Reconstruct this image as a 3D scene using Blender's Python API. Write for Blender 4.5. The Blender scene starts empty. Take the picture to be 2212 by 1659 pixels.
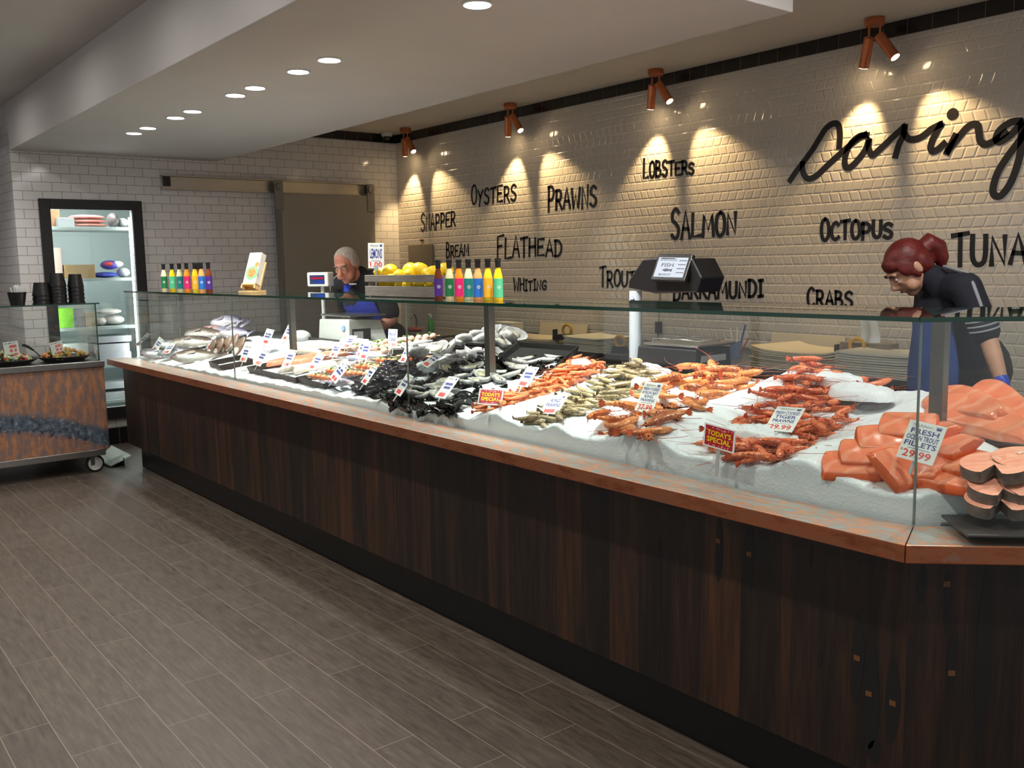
import bpy, bmesh, math, random
from mathutils import Vector, Matrix, Euler, noise as mnoise
random.seed(7)
S = bpy.context.scene
COL = S.collection
PI = math.pi
def R(d): return math.radians(d)

# ---------------------------------------------------------------- camera
W_, H_ = 2212.0, 1659.0
FPX, YAW, PITCH, ROLL, CAMZ = 2011.3, 0.89884, 0.12678, -0.018068, 1.55
_cy, _sy, _cp, _sp = math.cos(YAW), math.sin(YAW), math.cos(PITCH), math.sin(PITCH)
FW = Vector((-_sy*_cp, _cy*_cp, -_sp)); _r = Vector((_cy, _sy, 0)); _u = _r.cross(FW)
CR = math.cos(ROLL)*_r + math.sin(ROLL)*_u
CU = -math.sin(ROLL)*_r + math.cos(ROLL)*_u
CAMP = Vector((0, 0, CAMZ))
cam = bpy.data.cameras.new('camera'); camo = bpy.data.objects.new('camera', cam); COL.objects.link(camo)
cam.sensor_width = 36.0; cam.lens = 36.0*FPX/W_; cam.clip_start = 0.02; cam.clip_end = 60
camo.matrix_world = Matrix(((CR.x, CU.x, -FW.x, 0), (CR.y, CU.y, -FW.y, 0), (CR.z, CU.z, -FW.z, CAMZ), (0, 0, 0, 1)))
S.camera = camo

# ---------------------------------------------------------------- world, exposure
wd = bpy.data.worlds.new('daylight'); S.world = wd; wd.use_nodes = True
bg = wd.node_tree.nodes['Background']; bg.inputs[0].default_value = (0.96, 0.97, 1.0, 1); bg.inputs[1].default_value = 0.5
S.view_settings.view_transform = 'Standard'; S.view_settings.look = 'None'
S.view_settings.exposure = 0.22; S.view_settings.gamma = 1.0; S.view_settings.use_curve_mapping = False
S.cycles.max_bounces = 8; S.cycles.diffuse_bounces = 3; S.cycles.glossy_bounces = 3
S.cycles.transmission_bounces = 4; S.cycles.transparent_max_bounces = 12
S.cycles.caustics_reflective = False; S.cycles.caustics_refractive = False
S.cycles.sample_clamp_indirect = 4.0; S.cycles.use_denoising = True

# room dimensions
XE, YW, YS0, YS1, ZS, ZC = -8.8, 5.46, 1.70, 3.46, 2.575, 2.96
XF, YL = 3.2, -3.4          # open shopfront side, far left wall
XSOF = -2.42                # end of the dropped ceiling
ZG = 1.405                  # top of the glass case
ZL = 0.88                   # ledge top
# lamp power (W)
P_DOWN, P_GEN, P_SPOT = 105.0, 62.0, 46.0

# ---------------------------------------------------------------- pixel -> point on a known plane
def ray(x, y): return CR*((x-W_/2)/FPX) - CU*((y-H_/2)/FPX) + FW
def at_z(x, y, z): d = ray(x, y); return CAMP + d*((z-CAMZ)/d.z)
def at_y(x, y, Y): d = ray(x, y); return CAMP + d*(Y/d.y)
def at_x(x, y, X): d = ray(x, y); return CAMP + d*(X/d.x)

# ---------------------------------------------------------------- colour, materials
def lin(c):
    c = c/255.0
    return c/12.92 if c <= 0.04045 else ((c+0.055)/1.055)**2.4
def rgb(r, g, b): return (lin(r), lin(g), lin(b), 1)
class NT:
    def __init__(s, name):
        s.m = bpy.data.materials.new(name); s.m.use_nodes = True; s.t = s.m.node_tree; s.t.nodes.clear()
        s.out = s.n('ShaderNodeOutputMaterial')
    def n(s, typ, **kw):
        nd = s.t.nodes.new(typ)
        for k, v in kw.items(): setattr(nd, k, v)
        return nd
    def l(s, a, b): s.t.links.new(a, b)
    def val(s, sock, v):
        if hasattr(v, 'node'): s.l(v, sock)
        else: sock.default_value = v
    def math(s, op, a, b=None, c=None):
        nd = s.n('ShaderNodeMath', operation=op); s.val(nd.inputs[0], a)
        if b is not None: s.val(nd.inputs[1], b)
        if c is not None: s.val(nd.inputs[2], c)
        return nd.outputs[0]
    def mix(s, f, a, b):
        nd = s.n('ShaderNodeMix', data_type='RGBA'); s.val(nd.inputs[0], f); s.val(nd.inputs[6], a); s.val(nd.inputs[7], b)
        return nd.outputs[2]
    def coord(s, kind='Object', scale=(1, 1, 1), rot=(0, 0, 0), loc=(0, 0, 0)):
        tc = s.n('ShaderNodeTexCoord'); mp = s.n('ShaderNodeMapping')
        mp.inputs['Scale'].default_value = scale; mp.inputs['Rotation'].default_value = rot; mp.inputs['Location'].default_value = loc
        s.l(tc.outputs[kind], mp.inputs[0]); return mp.outputs[0]
    def noise(s, vec, scale=5, detail=3, rough=0.5):
        nd = s.n('ShaderNodeTexNoise'); s.l(vec, nd.inputs['Vector'])
        nd.inputs['Scale'].default_value = scale; nd.inputs['Detail'].default_value = detail; nd.inputs['Roughness'].default_value = rough
        return nd.outputs['Fac']
    def ramp(s, f, stops):
        nd = s.n('ShaderNodeValToRGB'); s.l(f, nd.inputs[0]); e = nd.color_ramp.elements
        while len(e) < len(stops): e.new(0.5)
        for i, (p, c) in enumerate(stops): e[i].position = p; e[i].color = c if len(c) == 4 else (*c, 1)
        return nd.outputs[0]
    def bump(s, h, strength=0.3, dist=0.01):
        nd = s.n('ShaderNodeBump'); nd.inputs['Strength'].default_value = strength; nd.inputs['Distance'].default_value = dist
        s.l(h, nd.inputs['Height']); return nd.outputs[0]
    def bsdf(s, col, rough=0.5, metal=0.0, normal=None, **kw):
        b = s.n('ShaderNodeBsdfPrincipled'); s.val(b.inputs['Base Color'], col); s.val(b.inputs['Roughness'], rough); s.val(b.inputs['Metallic'], metal)
        if normal is not None: s.l(normal, b.inputs['Normal'])
        for k, v in kw.items(): s.val(b.inputs[k.replace('_', ' ')], v)
        s.l(b.outputs[0], s.out.inputs[0]); return b
MC = {}
def mat(name, col, rough=0.5, metal=0.0, var=0.0, vs=8.0, bump=0.0, bs=60.0, stretch=(1, 1, 1), **kw):
    """plain procedural material: a colour with noise variation and optional fine bump"""
    if name in MC: return MC[name]
    t = NT(name); v = t.coord('Object', scale=stretch)
    c = col
    if var > 0:
        f = t.noise(v, vs, 4, 0.6)
        d = tuple(max(0, x*(1-var)) for x in col[:3])+(1,); u = tuple(min(1, x*(1+var*0.6)) for x in col[:3])+(1,)
        c = t.ramp(f, [(0.3, d), (0.7, u)])
    nrm = t.bump(t.noise(v, bs, 3), bump, 0.004) if bump > 0 else None
    t.bsdf(c, rough, metal, nrm, **kw); MC[name] = t.m; return t.m
def emis(name, col, strength):
    if name in MC: return MC[name]
    t = NT(name); e = t.n('ShaderNodeEmission'); e.inputs[0].default_value = col; e.inputs[1].default_value = strength
    t.l(e.outputs[0], t.out.inputs[0]); MC[name] = t.m; return t.m
def glassmat(name, tint, refl=1.0):
    if name in MC: return MC[name]
    t = NT(name); tr = t.n('ShaderNodeBsdfTransparent'); tr.inputs[0].default_value = tint
    gl = t.n('ShaderNodeBsdfGlossy'); gl.inputs['Roughness'].default_value = 0.01; gl.inputs[0].default_value = (refl, refl, refl, 1)
    fr = t.n('ShaderNodeFresnel')
    ge = t.n('ShaderNodeNewGeometry'); t.l(t.math('ADD', 1.45, t.math('MULTIPLY', ge.outputs['Backfacing'], 1/1.45-1.45)), fr.inputs[0])
    mx = t.n('ShaderNodeMixShader'); t.l(fr.outputs[0], mx.inputs[0]); t.l(tr.outputs[0], mx.inputs[1]); t.l(gl.outputs[0], mx.inputs[2])
    t.l(mx.outputs[0], t.out.inputs[0]); MC[name] = t.m; return t.m

# ---------------------------------------------------------------- mesh builder
class MB:
    def __init__(s): s.v = []; s.f = []; s.mi = []; s.cur = 0; s.M = None
    def add(s, vs, fs):
        o = len(s.v)
        if s.M is not None: vs = [s.M @ Vector(p) for p in vs]
        s.v += [tuple(p) for p in vs]; s.f += [tuple(i+o for i in f) for f in fs]; s.mi += [s.cur]*len(fs); return s
    def box(s, a, b):
        (x0, y0, z0), (x1, y1, z1) = a, b
        return s.add([(x0, y0, z0), (x1, y0, z0), (x1, y1, z0), (x0, y1, z0), (x0, y0, z1), (x1, y0, z1), (x1, y1, z1), (x0, y1, z1)],
                     [(0, 3, 2, 1), (4, 5, 6, 7), (0, 1, 5, 4), (1, 2, 6, 5), (2, 3, 7, 6), (3, 0, 4, 7)])
    def cbox(s, c, d): return s.box([c[i]-d[i]/2 for i in range(3)], [c[i]+d[i]/2 for i in range(3)])
    def prism(s, poly, z0, z1):
        n = len(poly)
        return s.add([(x, y, z0) for x, y in poly]+[(x, y, z1) for x, y in poly],
                     [tuple(range(n-1, -1, -1)), tuple(range(n, 2*n))]+[(i, (i+1) % n, n+(i+1) % n, n+i) for i in range(n)])
    def hull(s, bot, top):
        n = len(bot)
        return s.add(list(bot)+list(top), [tuple(range(n-1, -1, -1)), tuple(range(n, 2*n))]+[(i, (i+1) % n, n+(i+1) % n, n+i) for i in range(n)])
    def tube(s, pts, rad, n=8, caps=True, flat=1.0, up=None):
        pts = [Vector(p) for p in pts]
        if not hasattr(rad, '__len__'): rad = [rad]*len(pts)
        vs = []; prev = None
        for i, p in enumerate(pts):
            t = (pts[min(i+1, len(pts)-1)]-pts[max(i-1, 0)]).normalized()
            if prev is None:
                a = Vector(up) if up else (Vector((0, 0, 1)) if abs(t.z) < 0.9 else Vector((1, 0, 0)))
            else: a = prev
            a = (a-t*a.dot(t)).normalized(); prev = a; b = t.cross(a)
            for k in range(n):
                th = 2*PI*k/n
                vs.append(p+(a*math.cos(th)*flat+b*math.sin(th))*rad[i])
        m = len(pts)
        fs = [(i*n+k, i*n+(k+1) % n, (i+1)*n+(k+1) % n, (i+1)*n+k) for i in range(m-1) for k in range(n)]
        if caps: fs += [tuple(range(n-1, -1, -1)), tuple(range((m-1)*n, m*n))]
        return s.add(vs, fs)
    def cyl(s, p0, p1, r, r1=None, n=16): return s.tube([p0, p1], [r, r if r1 is None else r1], n)
    def lathe(s, prof, n=20, c=(0, 0, 0), closed=False):
        vs = [(c[0]+r*math.cos(2*PI*k/n), c[1]+r*math.sin(2*PI*k/n), c[2]+z) for r, z in prof for k in range(n)]
        m = len(prof)
        fs = [(i*n+k, i*n+(k+1) % n, (i+1)*n+(k+1) % n, (i+1)*n+k) for i in range(m-1) for k in range(n)]
        if not closed: fs += [tuple(range(n-1, -1, -1)), tuple(range((m-1)*n, m*n))]
        return s.add(vs, fs)
    def ell(s, c, r, nu=14, nv=9, rot=None):
        vs = []
        for j in range(1, nv):
            ph = PI*j/nv
            for i in range(nu):
                th = 2*PI*i/nu; vs.append(Vector((r[0]*math.sin(ph)*math.cos(th), r[1]*math.sin(ph)*math.sin(th), r[2]*math.cos(ph))))
        vs += [Vector((0, 0, r[2])), Vector((0, 0, -r[2]))]
        if rot is not None: vs = [rot @ p for p in vs]
        vs = [p+Vector(c) for p in vs]; T = len(vs)-2; B = T+1
        fs = [(j*nu+i, (j+1)*nu+i, (j+1)*nu+(i+1) % nu, j*nu+(i+1) % nu) for j in range(nv-2) for i in range(nu)]
        fs += [(T, i, (i+1) % nu) for i in range(nu)]+[(B, (nv-2)*nu+(i+1) % nu, (nv-2)*nu+i) for i in range(nu)]
        return s.add(vs, fs)
    def grid(s, fn, nu, nv):
        vs = [fn(i/nu, j/nv) for j in range(nv+1) for i in range(nu+1)]
        return s.add(vs, [(j*(nu+1)+i, j*(nu+1)+i+1, (j+1)*(nu+1)+i+1, (j+1)*(nu+1)+i) for j in range(nv) for i in range(nu)])
    def ribbon(s, pts, w, h, frame):
        """flat painted stroke: pts are 2-D, frame(u,v,d) gives 3-D; h is the thickness off the surface"""
        P = [Vector(p) for p in pts]; L = []; Rr = []
        ws = w if hasattr(w, '__len__') else [w]*len(P)
        for i, p in enumerate(P):
            t = (P[min(i+1, len(P)-1)]-P[max(i-1, 0)]); t = t.normalized() if t.length > 1e-9 else Vector((1, 0)); nrm = Vector((-t.y, t.x))*ws[i]/2
            if i == 0: p = p-t*ws[i]*0.35
            if i == len(P)-1: p = p+t*ws[i]*0.35
            L.append(p+nrm); Rr.append(p-nrm)
        n = len(P); vs = [frame(q.x, q.y, h) for q in L]+[frame(q.x, q.y, h) for q in Rr]+[frame(q.x, q.y, 0) for q in L]+[frame(q.x, q.y, 0) for q in Rr]
        fs = []
        for i in range(n-1):
            fs += [(i, i+1, n+i+1, n+i), (i, 2*n+i, 2*n+i+1, i+1), (n+i, n+i+1, 3*n+i+1, 3*n+i)]
        fs += [(0, n, 3*n, 2*n), (n-1, 3*n-1, 4*n-1, 2*n-1)]
        return s.add(vs, fs)
    def mesh(s, name, mats, smooth=None):
        me = bpy.data.meshes.new(name); me.from_pydata(s.v, [], s.f); me.update()
        for m in (mats if isinstance(mats, (list, tuple)) else [mats]): me.materials.append(m)
        if any(s.mi): me.polygons.foreach_set('material_index', s.mi)
        bm = bmesh.new(); bm.from_mesh(me); bmesh.ops.recalc_face_normals(bm, faces=bm.faces); bm.to_mesh(me); bm.free()
        if smooth is not None:
            me.polygons.foreach_set('use_smooth', [True]*len(me.polygons))
            if smooth < 179: me.set_sharp_from_angle(angle=R(smooth))
        return me
def obj(name, mb, mats, parent=None, smooth=None, bevel=0, label=None, kind=None):
    me = mb.mesh(name, mats, smooth) if isinstance(mb, MB) else mb
    if not isinstance(mb, MB):
        me.name = name
        if not me.materials:
            for m in (mats if isinstance(mats, (list, tuple)) else [mats]): me.materials.append(m)
    o = bpy.data.objects.new(name, me); COL.objects.link(o)
    if parent is not None: o.parent = parent
    if bevel:
        m = o.modifiers.new('edges', 'BEVEL'); m.width = bevel; m.segments = 2; m.limit_method = 'ANGLE'; m.angle_limit = R(40)
    if label: o['label'] = label
    if kind: o['kind'] = kind
    return o
def tag(o, label, cat, group=None):
    o['label'] = label; o['category'] = cat
    if group: o['group'] = group
    return o
def thing(name, label, cat, loc=(0, 0, 0), rotz=0, group=None, M=None):
    o = bpy.data.objects.new(name, None); COL.objects.link(o); o.empty_display_size = 0.05
    if M is not None: o.matrix_world = M
    else: o.location = loc; o.rotation_euler = (0, 0, rotz)
    return tag(o, label, cat, group)
def struct(name, mb, mats, parent=None, **kw):
    o = obj(name, mb, mats, parent, **kw)
    if parent is None: o['kind'] = 'structure'
    return o
def dup(root, M, label=None, group=None, scale=None):
    """copy of a thing, its parts and their sub-parts"""
    r = root.copy(); COL.objects.link(r); r.matrix_world = M
    if label: r['label'] = label
    if group: r['group'] = group
    for ch in KIDS.get(root.name, []):
        c = ch.copy(); COL.objects.link(c); c.parent = r
        for g in KIDS.get(ch.name, []):
            d = g.copy(); COL.objects.link(d); d.parent = c
    return r
KIDS = {}
def learn(root):
    """remember the parts of a prototype before it is copied"""
    for o in bpy.data.objects:
        if o.parent is not None: KIDS.setdefault(o.parent.name, [])
    KIDS[root.name] = [o for o in bpy.data.objects if o.parent == root]
    for c in KIDS[root.name]: KIDS[c.name] = [o for o in bpy.data.objects if o.parent == c]
def frameM(o, x, y, z):
    return Matrix(((x[0], y[0], z[0], o[0]), (x[1], y[1], z[1], o[1]), (x[2], y[2], z[2], o[2]), (0, 0, 0, 1)))
def TR(loc, rot=(0, 0, 0), sc=1.0):
    s = (sc, sc, sc) if not hasattr(sc, '__len__') else sc
    return Matrix.LocRotScale(Vector(loc), Euler(rot), Vector(s))
def spot(name, loc, target, power, col, size, blend=0.5, radius=0.04, parent=None):
    l = bpy.data.lights.new(name, 'SPOT'); l.energy = power; l.color = col[:3]; l.spot_size = R(size); l.spot_blend = blend; l.shadow_soft_size = radius
    o = bpy.data.objects.new(name, l); COL.objects.link(o)
    d = (Vector(target)-Vector(loc)).normalized(); q = d.to_track_quat('-Z', 'Y')
    if parent is not None: o.parent = parent; o.matrix_parent_inverse = Matrix.Identity(4)
    o.location = loc; o.rotation_euler = q.to_euler(); return o
# text outlines from the built-in font, made once and reused
TXT = {}
def text_prep(strings):
    tmp = []
    for st in strings:
        if st in TXT: continue
        cu = bpy.data.curves.new('t', 'FONT'); cu.body = st; cu.size = 1.0; cu.offset = 0.018; cu.resolution_u = 2; cu.fill_mode = 'BOTH'; cu.extrude = 0.0
        o = bpy.data.objects.new('t', cu); COL.objects.link(o); tmp.append((st, o, cu))
    dg = bpy.context.evaluated_depsgraph_get()
    for st, o, cu in tmp:
        me = bpy.data.meshes.new_from_object(o.evaluated_get(dg))
        vs = [v.co.to_2d() for v in me.vertices]; fs = [tuple(p.vertices) for p in me.polygons]
        x0 = min(v.x for v in vs); x1 = max(v.x for v in vs); y0 = min(v.y for v in vs); y1 = max(v.y for v in vs)
        TXT[st] = ([((v.x-x0)/(x1-x0), (v.y-y0)/(y1-y0)) for v in vs], fs, (x1-x0)/(y1-y0))
        bpy.data.meshes.remove(me); bpy.data.objects.remove(o); bpy.data.curves.remove(cu)
def text_add(mb, st, x0, x1, z0, z1, y=-0.0006, keep=False, slant=0.0):
    """lay text in the local XZ plane, facing -Y"""
    vs, fs, asp = TXT[st]
    if keep:
        w = min(x1-x0, (z1-z0)*asp*1.1); c = (x0+x1)/2; x0, x1 = c-w/2, c+w/2
    mb.add([(x0+(x1-x0)*u+slant*(z1-z0)*v, y, z0+(z1-z0)*v) for u, v in vs], fs)
# ================================================================ materials of the room
def m_wall_chevron():
    t = NT('rhomboid_wall_tiles'); v = t.coord('Object'); sp = t.n('ShaderNodeSeparateXYZ'); t.l(v, sp.inputs[0])
    rh, tw = 0.066, 0.070
    zz = t.math('DIVIDE', sp.outputs[2], rh); row = t.math('FLOOR', zz); fz = t.math('FRACT', zz)
    # columns of about 0.5 m lean alternately left and right
    par = t.math('MODULO', t.math('ABSOLUTE', row), 2.0); sgn = t.math('SUBTRACT', t.math('MULTIPLY', par, 2.0), 1.0)
    xs = t.math('ADD', sp.outputs[0], t.math('MULTIPLY', t.math('MULTIPLY', fz, sgn), 0.022))
    xx = t.math('DIVIDE', xs, tw); colm = t.math('FLOOR', xx); fx = t.math('FRACT', xx)
    ex = t.math('MULTIPLY', t.math('PINGPONG', fx, 0.5), 2.0); ez = t.math('MULTIPLY', t.math('PINGPONG', fz, 0.5), 2.0)
    e = t.math('MINIMUM', ex, ez)
    gm = t.n('ShaderNodeMapRange'); t.l(e, gm.inputs[0]); gm.inputs[1].default_value = 0.03; gm.inputs[2].default_value = 0.10
    cv = t.n('ShaderNodeCombineXYZ'); t.l(colm, cv.inputs[0]); t.l(row, cv.inputs[1])
    wn = t.n('ShaderNodeTexWhiteNoise', noise_dimensions='2D'); t.l(cv.outputs[0], wn.inputs['Vector'])
    sc = t.n('ShaderNodeSeparateXYZ'); t.l(wn.outputs['Color'], sc.inputs[0])
    tilt = t.math('ADD', t.math('MULTIPLY', t.math('SUBTRACT', sc.outputs[0], 0.5), fx), t.math('MULTIPLY', t.math('SUBTRACT', sc.outputs[1], 0.5), fz))
    sm = t.n('ShaderNodeMapRange', interpolation_type='SMOOTHSTEP'); t.l(e, sm.inputs[0]); sm.inputs[1].default_value = 0.0; sm.inputs[2].default_value = 0.3
    h = t.math('ADD', sm.outputs[0], t.math('MULTIPLY', tilt, 0.9))
    c = t.mix(gm.outputs[0], rgb(214, 204, 190), rgb(206, 198, 187))
    t.bsdf(c, t.math('SUBTRACT', 0.5, t.math('MULTIPLY', gm.outputs[0], 0.36)), 0, t.bump(h, 0.8, 0.0032)); return t.m
def m_subway(name, horiz):
    """150 x 75 metro tiles; horiz = 'X' or 'Y' is the axis the courses run along"""
    t = NT(name); tc = t.n('ShaderNodeTexCoord'); sp = t.n('ShaderNodeSeparateXYZ'); t.l(tc.outputs['Object'], sp.inputs[0])
    cb = t.n('ShaderNodeCombineXYZ'); t.l(sp.outputs[0 if horiz == 'X' else 1], cb.inputs[0]); t.l(sp.outputs[2], cb.inputs[1])
    br = t.n('ShaderNodeTexBrick'); t.l(cb.outputs[0], br.inputs['Vector']); br.inputs['Scale'].default_value = 1.0
    br.inputs['Brick Width'].default_value = 0.154; br.inputs['Row Height'].default_value = 0.0775; br.inputs['Mortar Size'].default_value = 0.0016; br.inputs['Mortar Smooth'].default_value = 0.1
    br.inputs['Color1'].default_value = rgb(232, 228, 225); br.inputs['Color2'].default_value = rgb(224, 220, 218); br.inputs['Mortar'].default_value = rgb(96, 90, 84)
    inv = t.math('SUBTRACT', 1.0, br.outputs['Fac'])
    t.bsdf(br.outputs['Color'], t.math('SUBTRACT', 0.6, t.math('MULTIPLY', inv, 0.47)), 0, t.bump(inv, 0.4, 0.002)); return t.m
def m_blacktile():
    t = NT('black_border_tiles'); tc = t.n('ShaderNodeTexCoord'); sp = t.n('ShaderNodeSeparateXYZ'); t.l(tc.outputs['Object'], sp.inputs[0])
    s = t.math('ADD', sp.outputs[0], sp.outputs[1]); f = t.math('FRACT', t.math('DIVIDE', s, 0.152))
    g = t.math('LESS_THAN', f, 0.022); c = t.mix(g, rgb(26, 24, 25), rgb(110, 104, 98)); t.bsdf(c, 0.22); return t.m
def m_floor():
    t = NT('brown_plank_floor_tiles'); v = t.coord('Object'); br = t.n('ShaderNodeTexBrick'); mp = t.n('ShaderNodeMapping'); t.l(v, mp.inputs[0])
    mp.inputs['Location'].default_value = (0.42, 0.134, 0); t.l(mp.outputs[0], br.inputs['Vector']); br.inputs['Scale'].default_value = 1.0
    br.offset = 0.33; br.inputs['Brick Width'].default_value = 0.9; br.inputs['Row Height'].default_value = 0.1535; br.inputs['Mortar Size'].default_value = 0.0012; br.inputs['Mortar Smooth'].default_value = 0.2
    br.inputs['Color1'].default_value = (0.25, 0.25, 0.25, 1); br.inputs['Color2'].default_value = (0.75, 0.75, 0.75, 1); br.inputs['Mortar'].default_value = (0.5, 0.5, 0.5, 1)
    vs = t.coord('Object', scale=(1.2, 9, 1)); grain = t.noise(vs, 6, 6, 0.65); spk = t.noise(t.coord('Object', scale=(3, 1, 1)), 40, 3, 0.6)
    f = t.math('ADD', t.math('MULTIPLY', grain, 0.7), t.math('MULTIPLY', t.math('SUBTRACT', br.outputs['Color'], 0.5), 0.16))
    c = t.ramp(f, [(0.18, rgb(54, 46, 39)), (0.40, rgb(84, 74, 64)), (0.62, rgb(108, 97, 85))])
    c = t.mix(t.math('MULTIPLY', t.math('GREATER_THAN', spk, 0.69), 0.35), c, rgb(134, 118, 104))
    c = t.mix(br.outputs['Fac'], c, rgb(138, 126, 112))
    h = t.math('ADD', t.math('MULTIPLY', grain, 0.35), t.math('MULTIPLY', br.outputs['Fac'], -0.5))
    t.bsdf(c, t.math('ADD', 0.34, t.math('MULTIPLY', grain, 0.2)), 0, t.bump(h, 0.18, 0.004)); return t.m
M_PLASTER = mat('white_ceiling_paint', rgb(214, 209, 204), 0.85, var=0.03, vs=2)
M_FLOOR = m_floor(); M_CHEV = m_wall_chevron(); M_SUBY = m_subway('white_metro_tiles', 'Y'); M_SUBX = m_subway('white_metro_tiles_return', 'X'); M_BLKT = m_blacktile()
M_STEEL = mat('brushed_stainless', rgb(168, 166, 162), 0.28, 1.0, var=0.12, vs=30, stretch=(1, 1, 12))
M_STEELD = mat('dull_stainless', rgb(120, 118, 114), 0.38, 1.0, var=0.15, vs=12)
M_BLACK = mat('black_plastic', rgb(22, 21, 22), 0.3, var=0.1)
M_BLACKM = mat('matt_black', rgb(18, 18, 19), 0.6)
M_WHITE = mat('white_plastic', rgb(222, 224, 222), 0.35)
M_OFFW = mat('off_white_card', rgb(226, 222, 210), 0.7, var=0.03)
M_GLASS = glassmat('clear_glass', (0.945, 0.972, 0.955, 1))
M_GEDGE = mat('green_glass_edge', rgb(22, 62, 48), 0.12)

# ================================================================ shell
b = MB().box((-10.6, YL, -0.06), (XF, YW+0.12, 0.0)); struct('floor', b, M_FLOOR)
b = MB().box((-10.6, YL, ZC), (XF, YW+0.12, ZC+0.1)); struct('ceiling', b, M_PLASTER)
b = MB().box((XE, YS0, ZS), (XSOF, YS1, ZC)); struct('ceiling_bulkhead', b, M_PLASTER, bevel=0.004)
b = MB().box((XE-0.12, YW, 0), (XF, YW+0.12, ZC)); struct('wall_right', b, M_CHEV)
# end wall with the cold-room opening left free
DY0, DY1, DZ0, DZ1 = 1.95, 2.67, 0.33, 2.11
b = MB()
b.box((XE-0.12, YS0, 0), (XE, DY0, ZC)); b.box((XE-0.12, DY1, 0), (XE, YW, ZC)); b.box((XE-0.12, DY0, 0), (XE, DY1, DZ0)); b.box((XE-0.12, DY0, DZ1), (XE, DY1, ZC))
struct('wall_back', b, M_SUBY)
b = MB().box((-10.5, YS0, 0), (XE-0.12, YS0+0.1, ZC)); struct('wall_return', b, M_SUBX)
b = MB().box((-10.6, YL, 0), (-10.5, YS0+0.1, ZC)); struct('wall_far', b, M_SUBY)
b = MB().box((-10.6, YL-0.1, 2.5), (XF, YL, ZC)).box((-10.6, YL-0.1, 0), (-8.2, YL, 2.5)).box((-10.6, YL-0.1, 0), (XF, YL, 0.4)); struct('wall_left', b, M_PLASTER)
b = MB()
for x in (-8.17, -5.9, -3.6, -1.3, 1.0, 3.15): b.box((x-0.03, YL-0.08, 0.4), (x+0.03, YL-0.02, 2.5))
struct('window_2', b, M_BLACKM)
# border of black tiles, dark skirting
b = MB().box((XE+0.012, YW-0.012, 2.872), (XF, YW-0.0005, ZC-0.0005)); struct('trim_1', b, M_BLKT)
b = MB().box((XE+0.0005, YS1+0.001, 2.872), (XE+0.012, YW-0.0005, ZC-0.0005)); struct('trim_2', b, M_BLKT)
b = MB().box((-10.4995, YL+0.001, 2.80), (-10.488, YS0-0.001, ZC-0.0005)); struct('trim_3', b, M_BLKT)
b = MB().box((XE+0.0005, YS0+0.001, 0.0005), (XE+0.012, YW-0.0005, 0.15)); struct('baseboard_back', b, M_BLKT)
b = MB().box((XE+0.013, YW-0.012, 0.0005), (XF, YW-0.0005, 0.12)); struct('baseboard_right', b, M_BLKT)
b = MB()
for y in (-3.3, -1.1, 1.1, 3.3, 5.4): b.box((XF-0.06, y-0.03, 0), (XF, y+0.03, ZC))
b.box((XF-0.06, YL, 2.3), (XF, YW, 2.36)); struct('window_1', b, M_BLACKM)

# ================================================================ downlights
M_LENS = emis('downlight_lens', (1, 0.97, 0.93, 1), 130.0)
M_RING = mat('white_lamp_ring', rgb(230, 228, 224), 0.4)
def downlight(x, y, z, label, power, col, size, blend, group, tilt=0.02):
    t = thing('downlight', label, 'ceiling light', (x, y, z), 0, group)
    obj('trim_ring', MB().lathe([(0.062, 0), (0.064, -0.004), (0.055, -0.007), (0.05, -0.003), (0.05, 0)], 24, closed=True), M_RING, t, smooth=40)
    obj('lens', MB().lathe([(0.0005, -0.0015), (0.05, -0.0015), (0.05, -0.0005), (0.0005, -0.0005)], 24), M_LENS, t)
    spot('lamp', (x, y, z-0.02), (x, y+tilt, 1.0), power, col, size, blend, 0.045)
    return t
kf = (ZS-CAMZ)/(2.7-CAMZ)
n = 0
ordn = ['deepest in the shop, by the tiled end wall', 'second from the tiled end wall', 'third from the tiled end wall', 'fourth from the tiled end wall', 'fifth from the tiled end wall',
        'sixth from the tiled end wall', 'seventh from the tiled end wall', 'eighth from the tiled end wall', 'cut by the picture top']
for i, (px, py) in enumerate([(279.7, 286.4), (309.8, 275), (369, 252.4), (404.8, 238.6), (496.6, 203.5), (545, 188), (637, 152.7), (696, 126.3), (1030, 8)]):
    p = at_z(px, py, ZS); downlight(p.x, 2.24+0.06*(p.x+8)/5, ZS, 'round recessed downlight in the dropped ceiling, '+ordn[i], P_DOWN*(.78 if i < 5 else 1.25), (1, 0.97, 0.92), 62, 0.7, 'downlights in the dropped ceiling', 0.55)
downlight(-2.74, 2.30, ZS, 'round recessed downlight nearest the shopfront end of the dropped ceiling', P_DOWN*1.25, (1, 0.97, 0.92), 62, 0.7, 'downlights in the dropped ceiling', 0.55)
for x in (-8.08, -6.3, -4.7, -3.7, -2.2, -0.4, 1.4):
    downlight(x, 1.02, ZC, 'round recessed downlight in the higher ceiling over the customer floor', P_GEN, (1, 0.97, 0.92), 120, 0.8, 'downlights over the customer floor')
for x in (-7.2, -5.2, -3.2, -1.2, 0.8):
    downlight(x, -1.3, ZC, 'round recessed downlight in the ceiling behind the photographer', P_GEN, (1, 0.97, 0.92), 130, 0.8, 'downlights behind the photographer')
for x in (-1.3, 0.3):  # unseen lamps added to brighten the end face of the bulkhead
    downlight(x, 3.0, ZC, 'unseen downlight added to brighten the end of the dropped ceiling', P_DOWN*.6, (1, 0.97, 0.92), 165, 0.4, 'added downlights over the counter corner')

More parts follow.
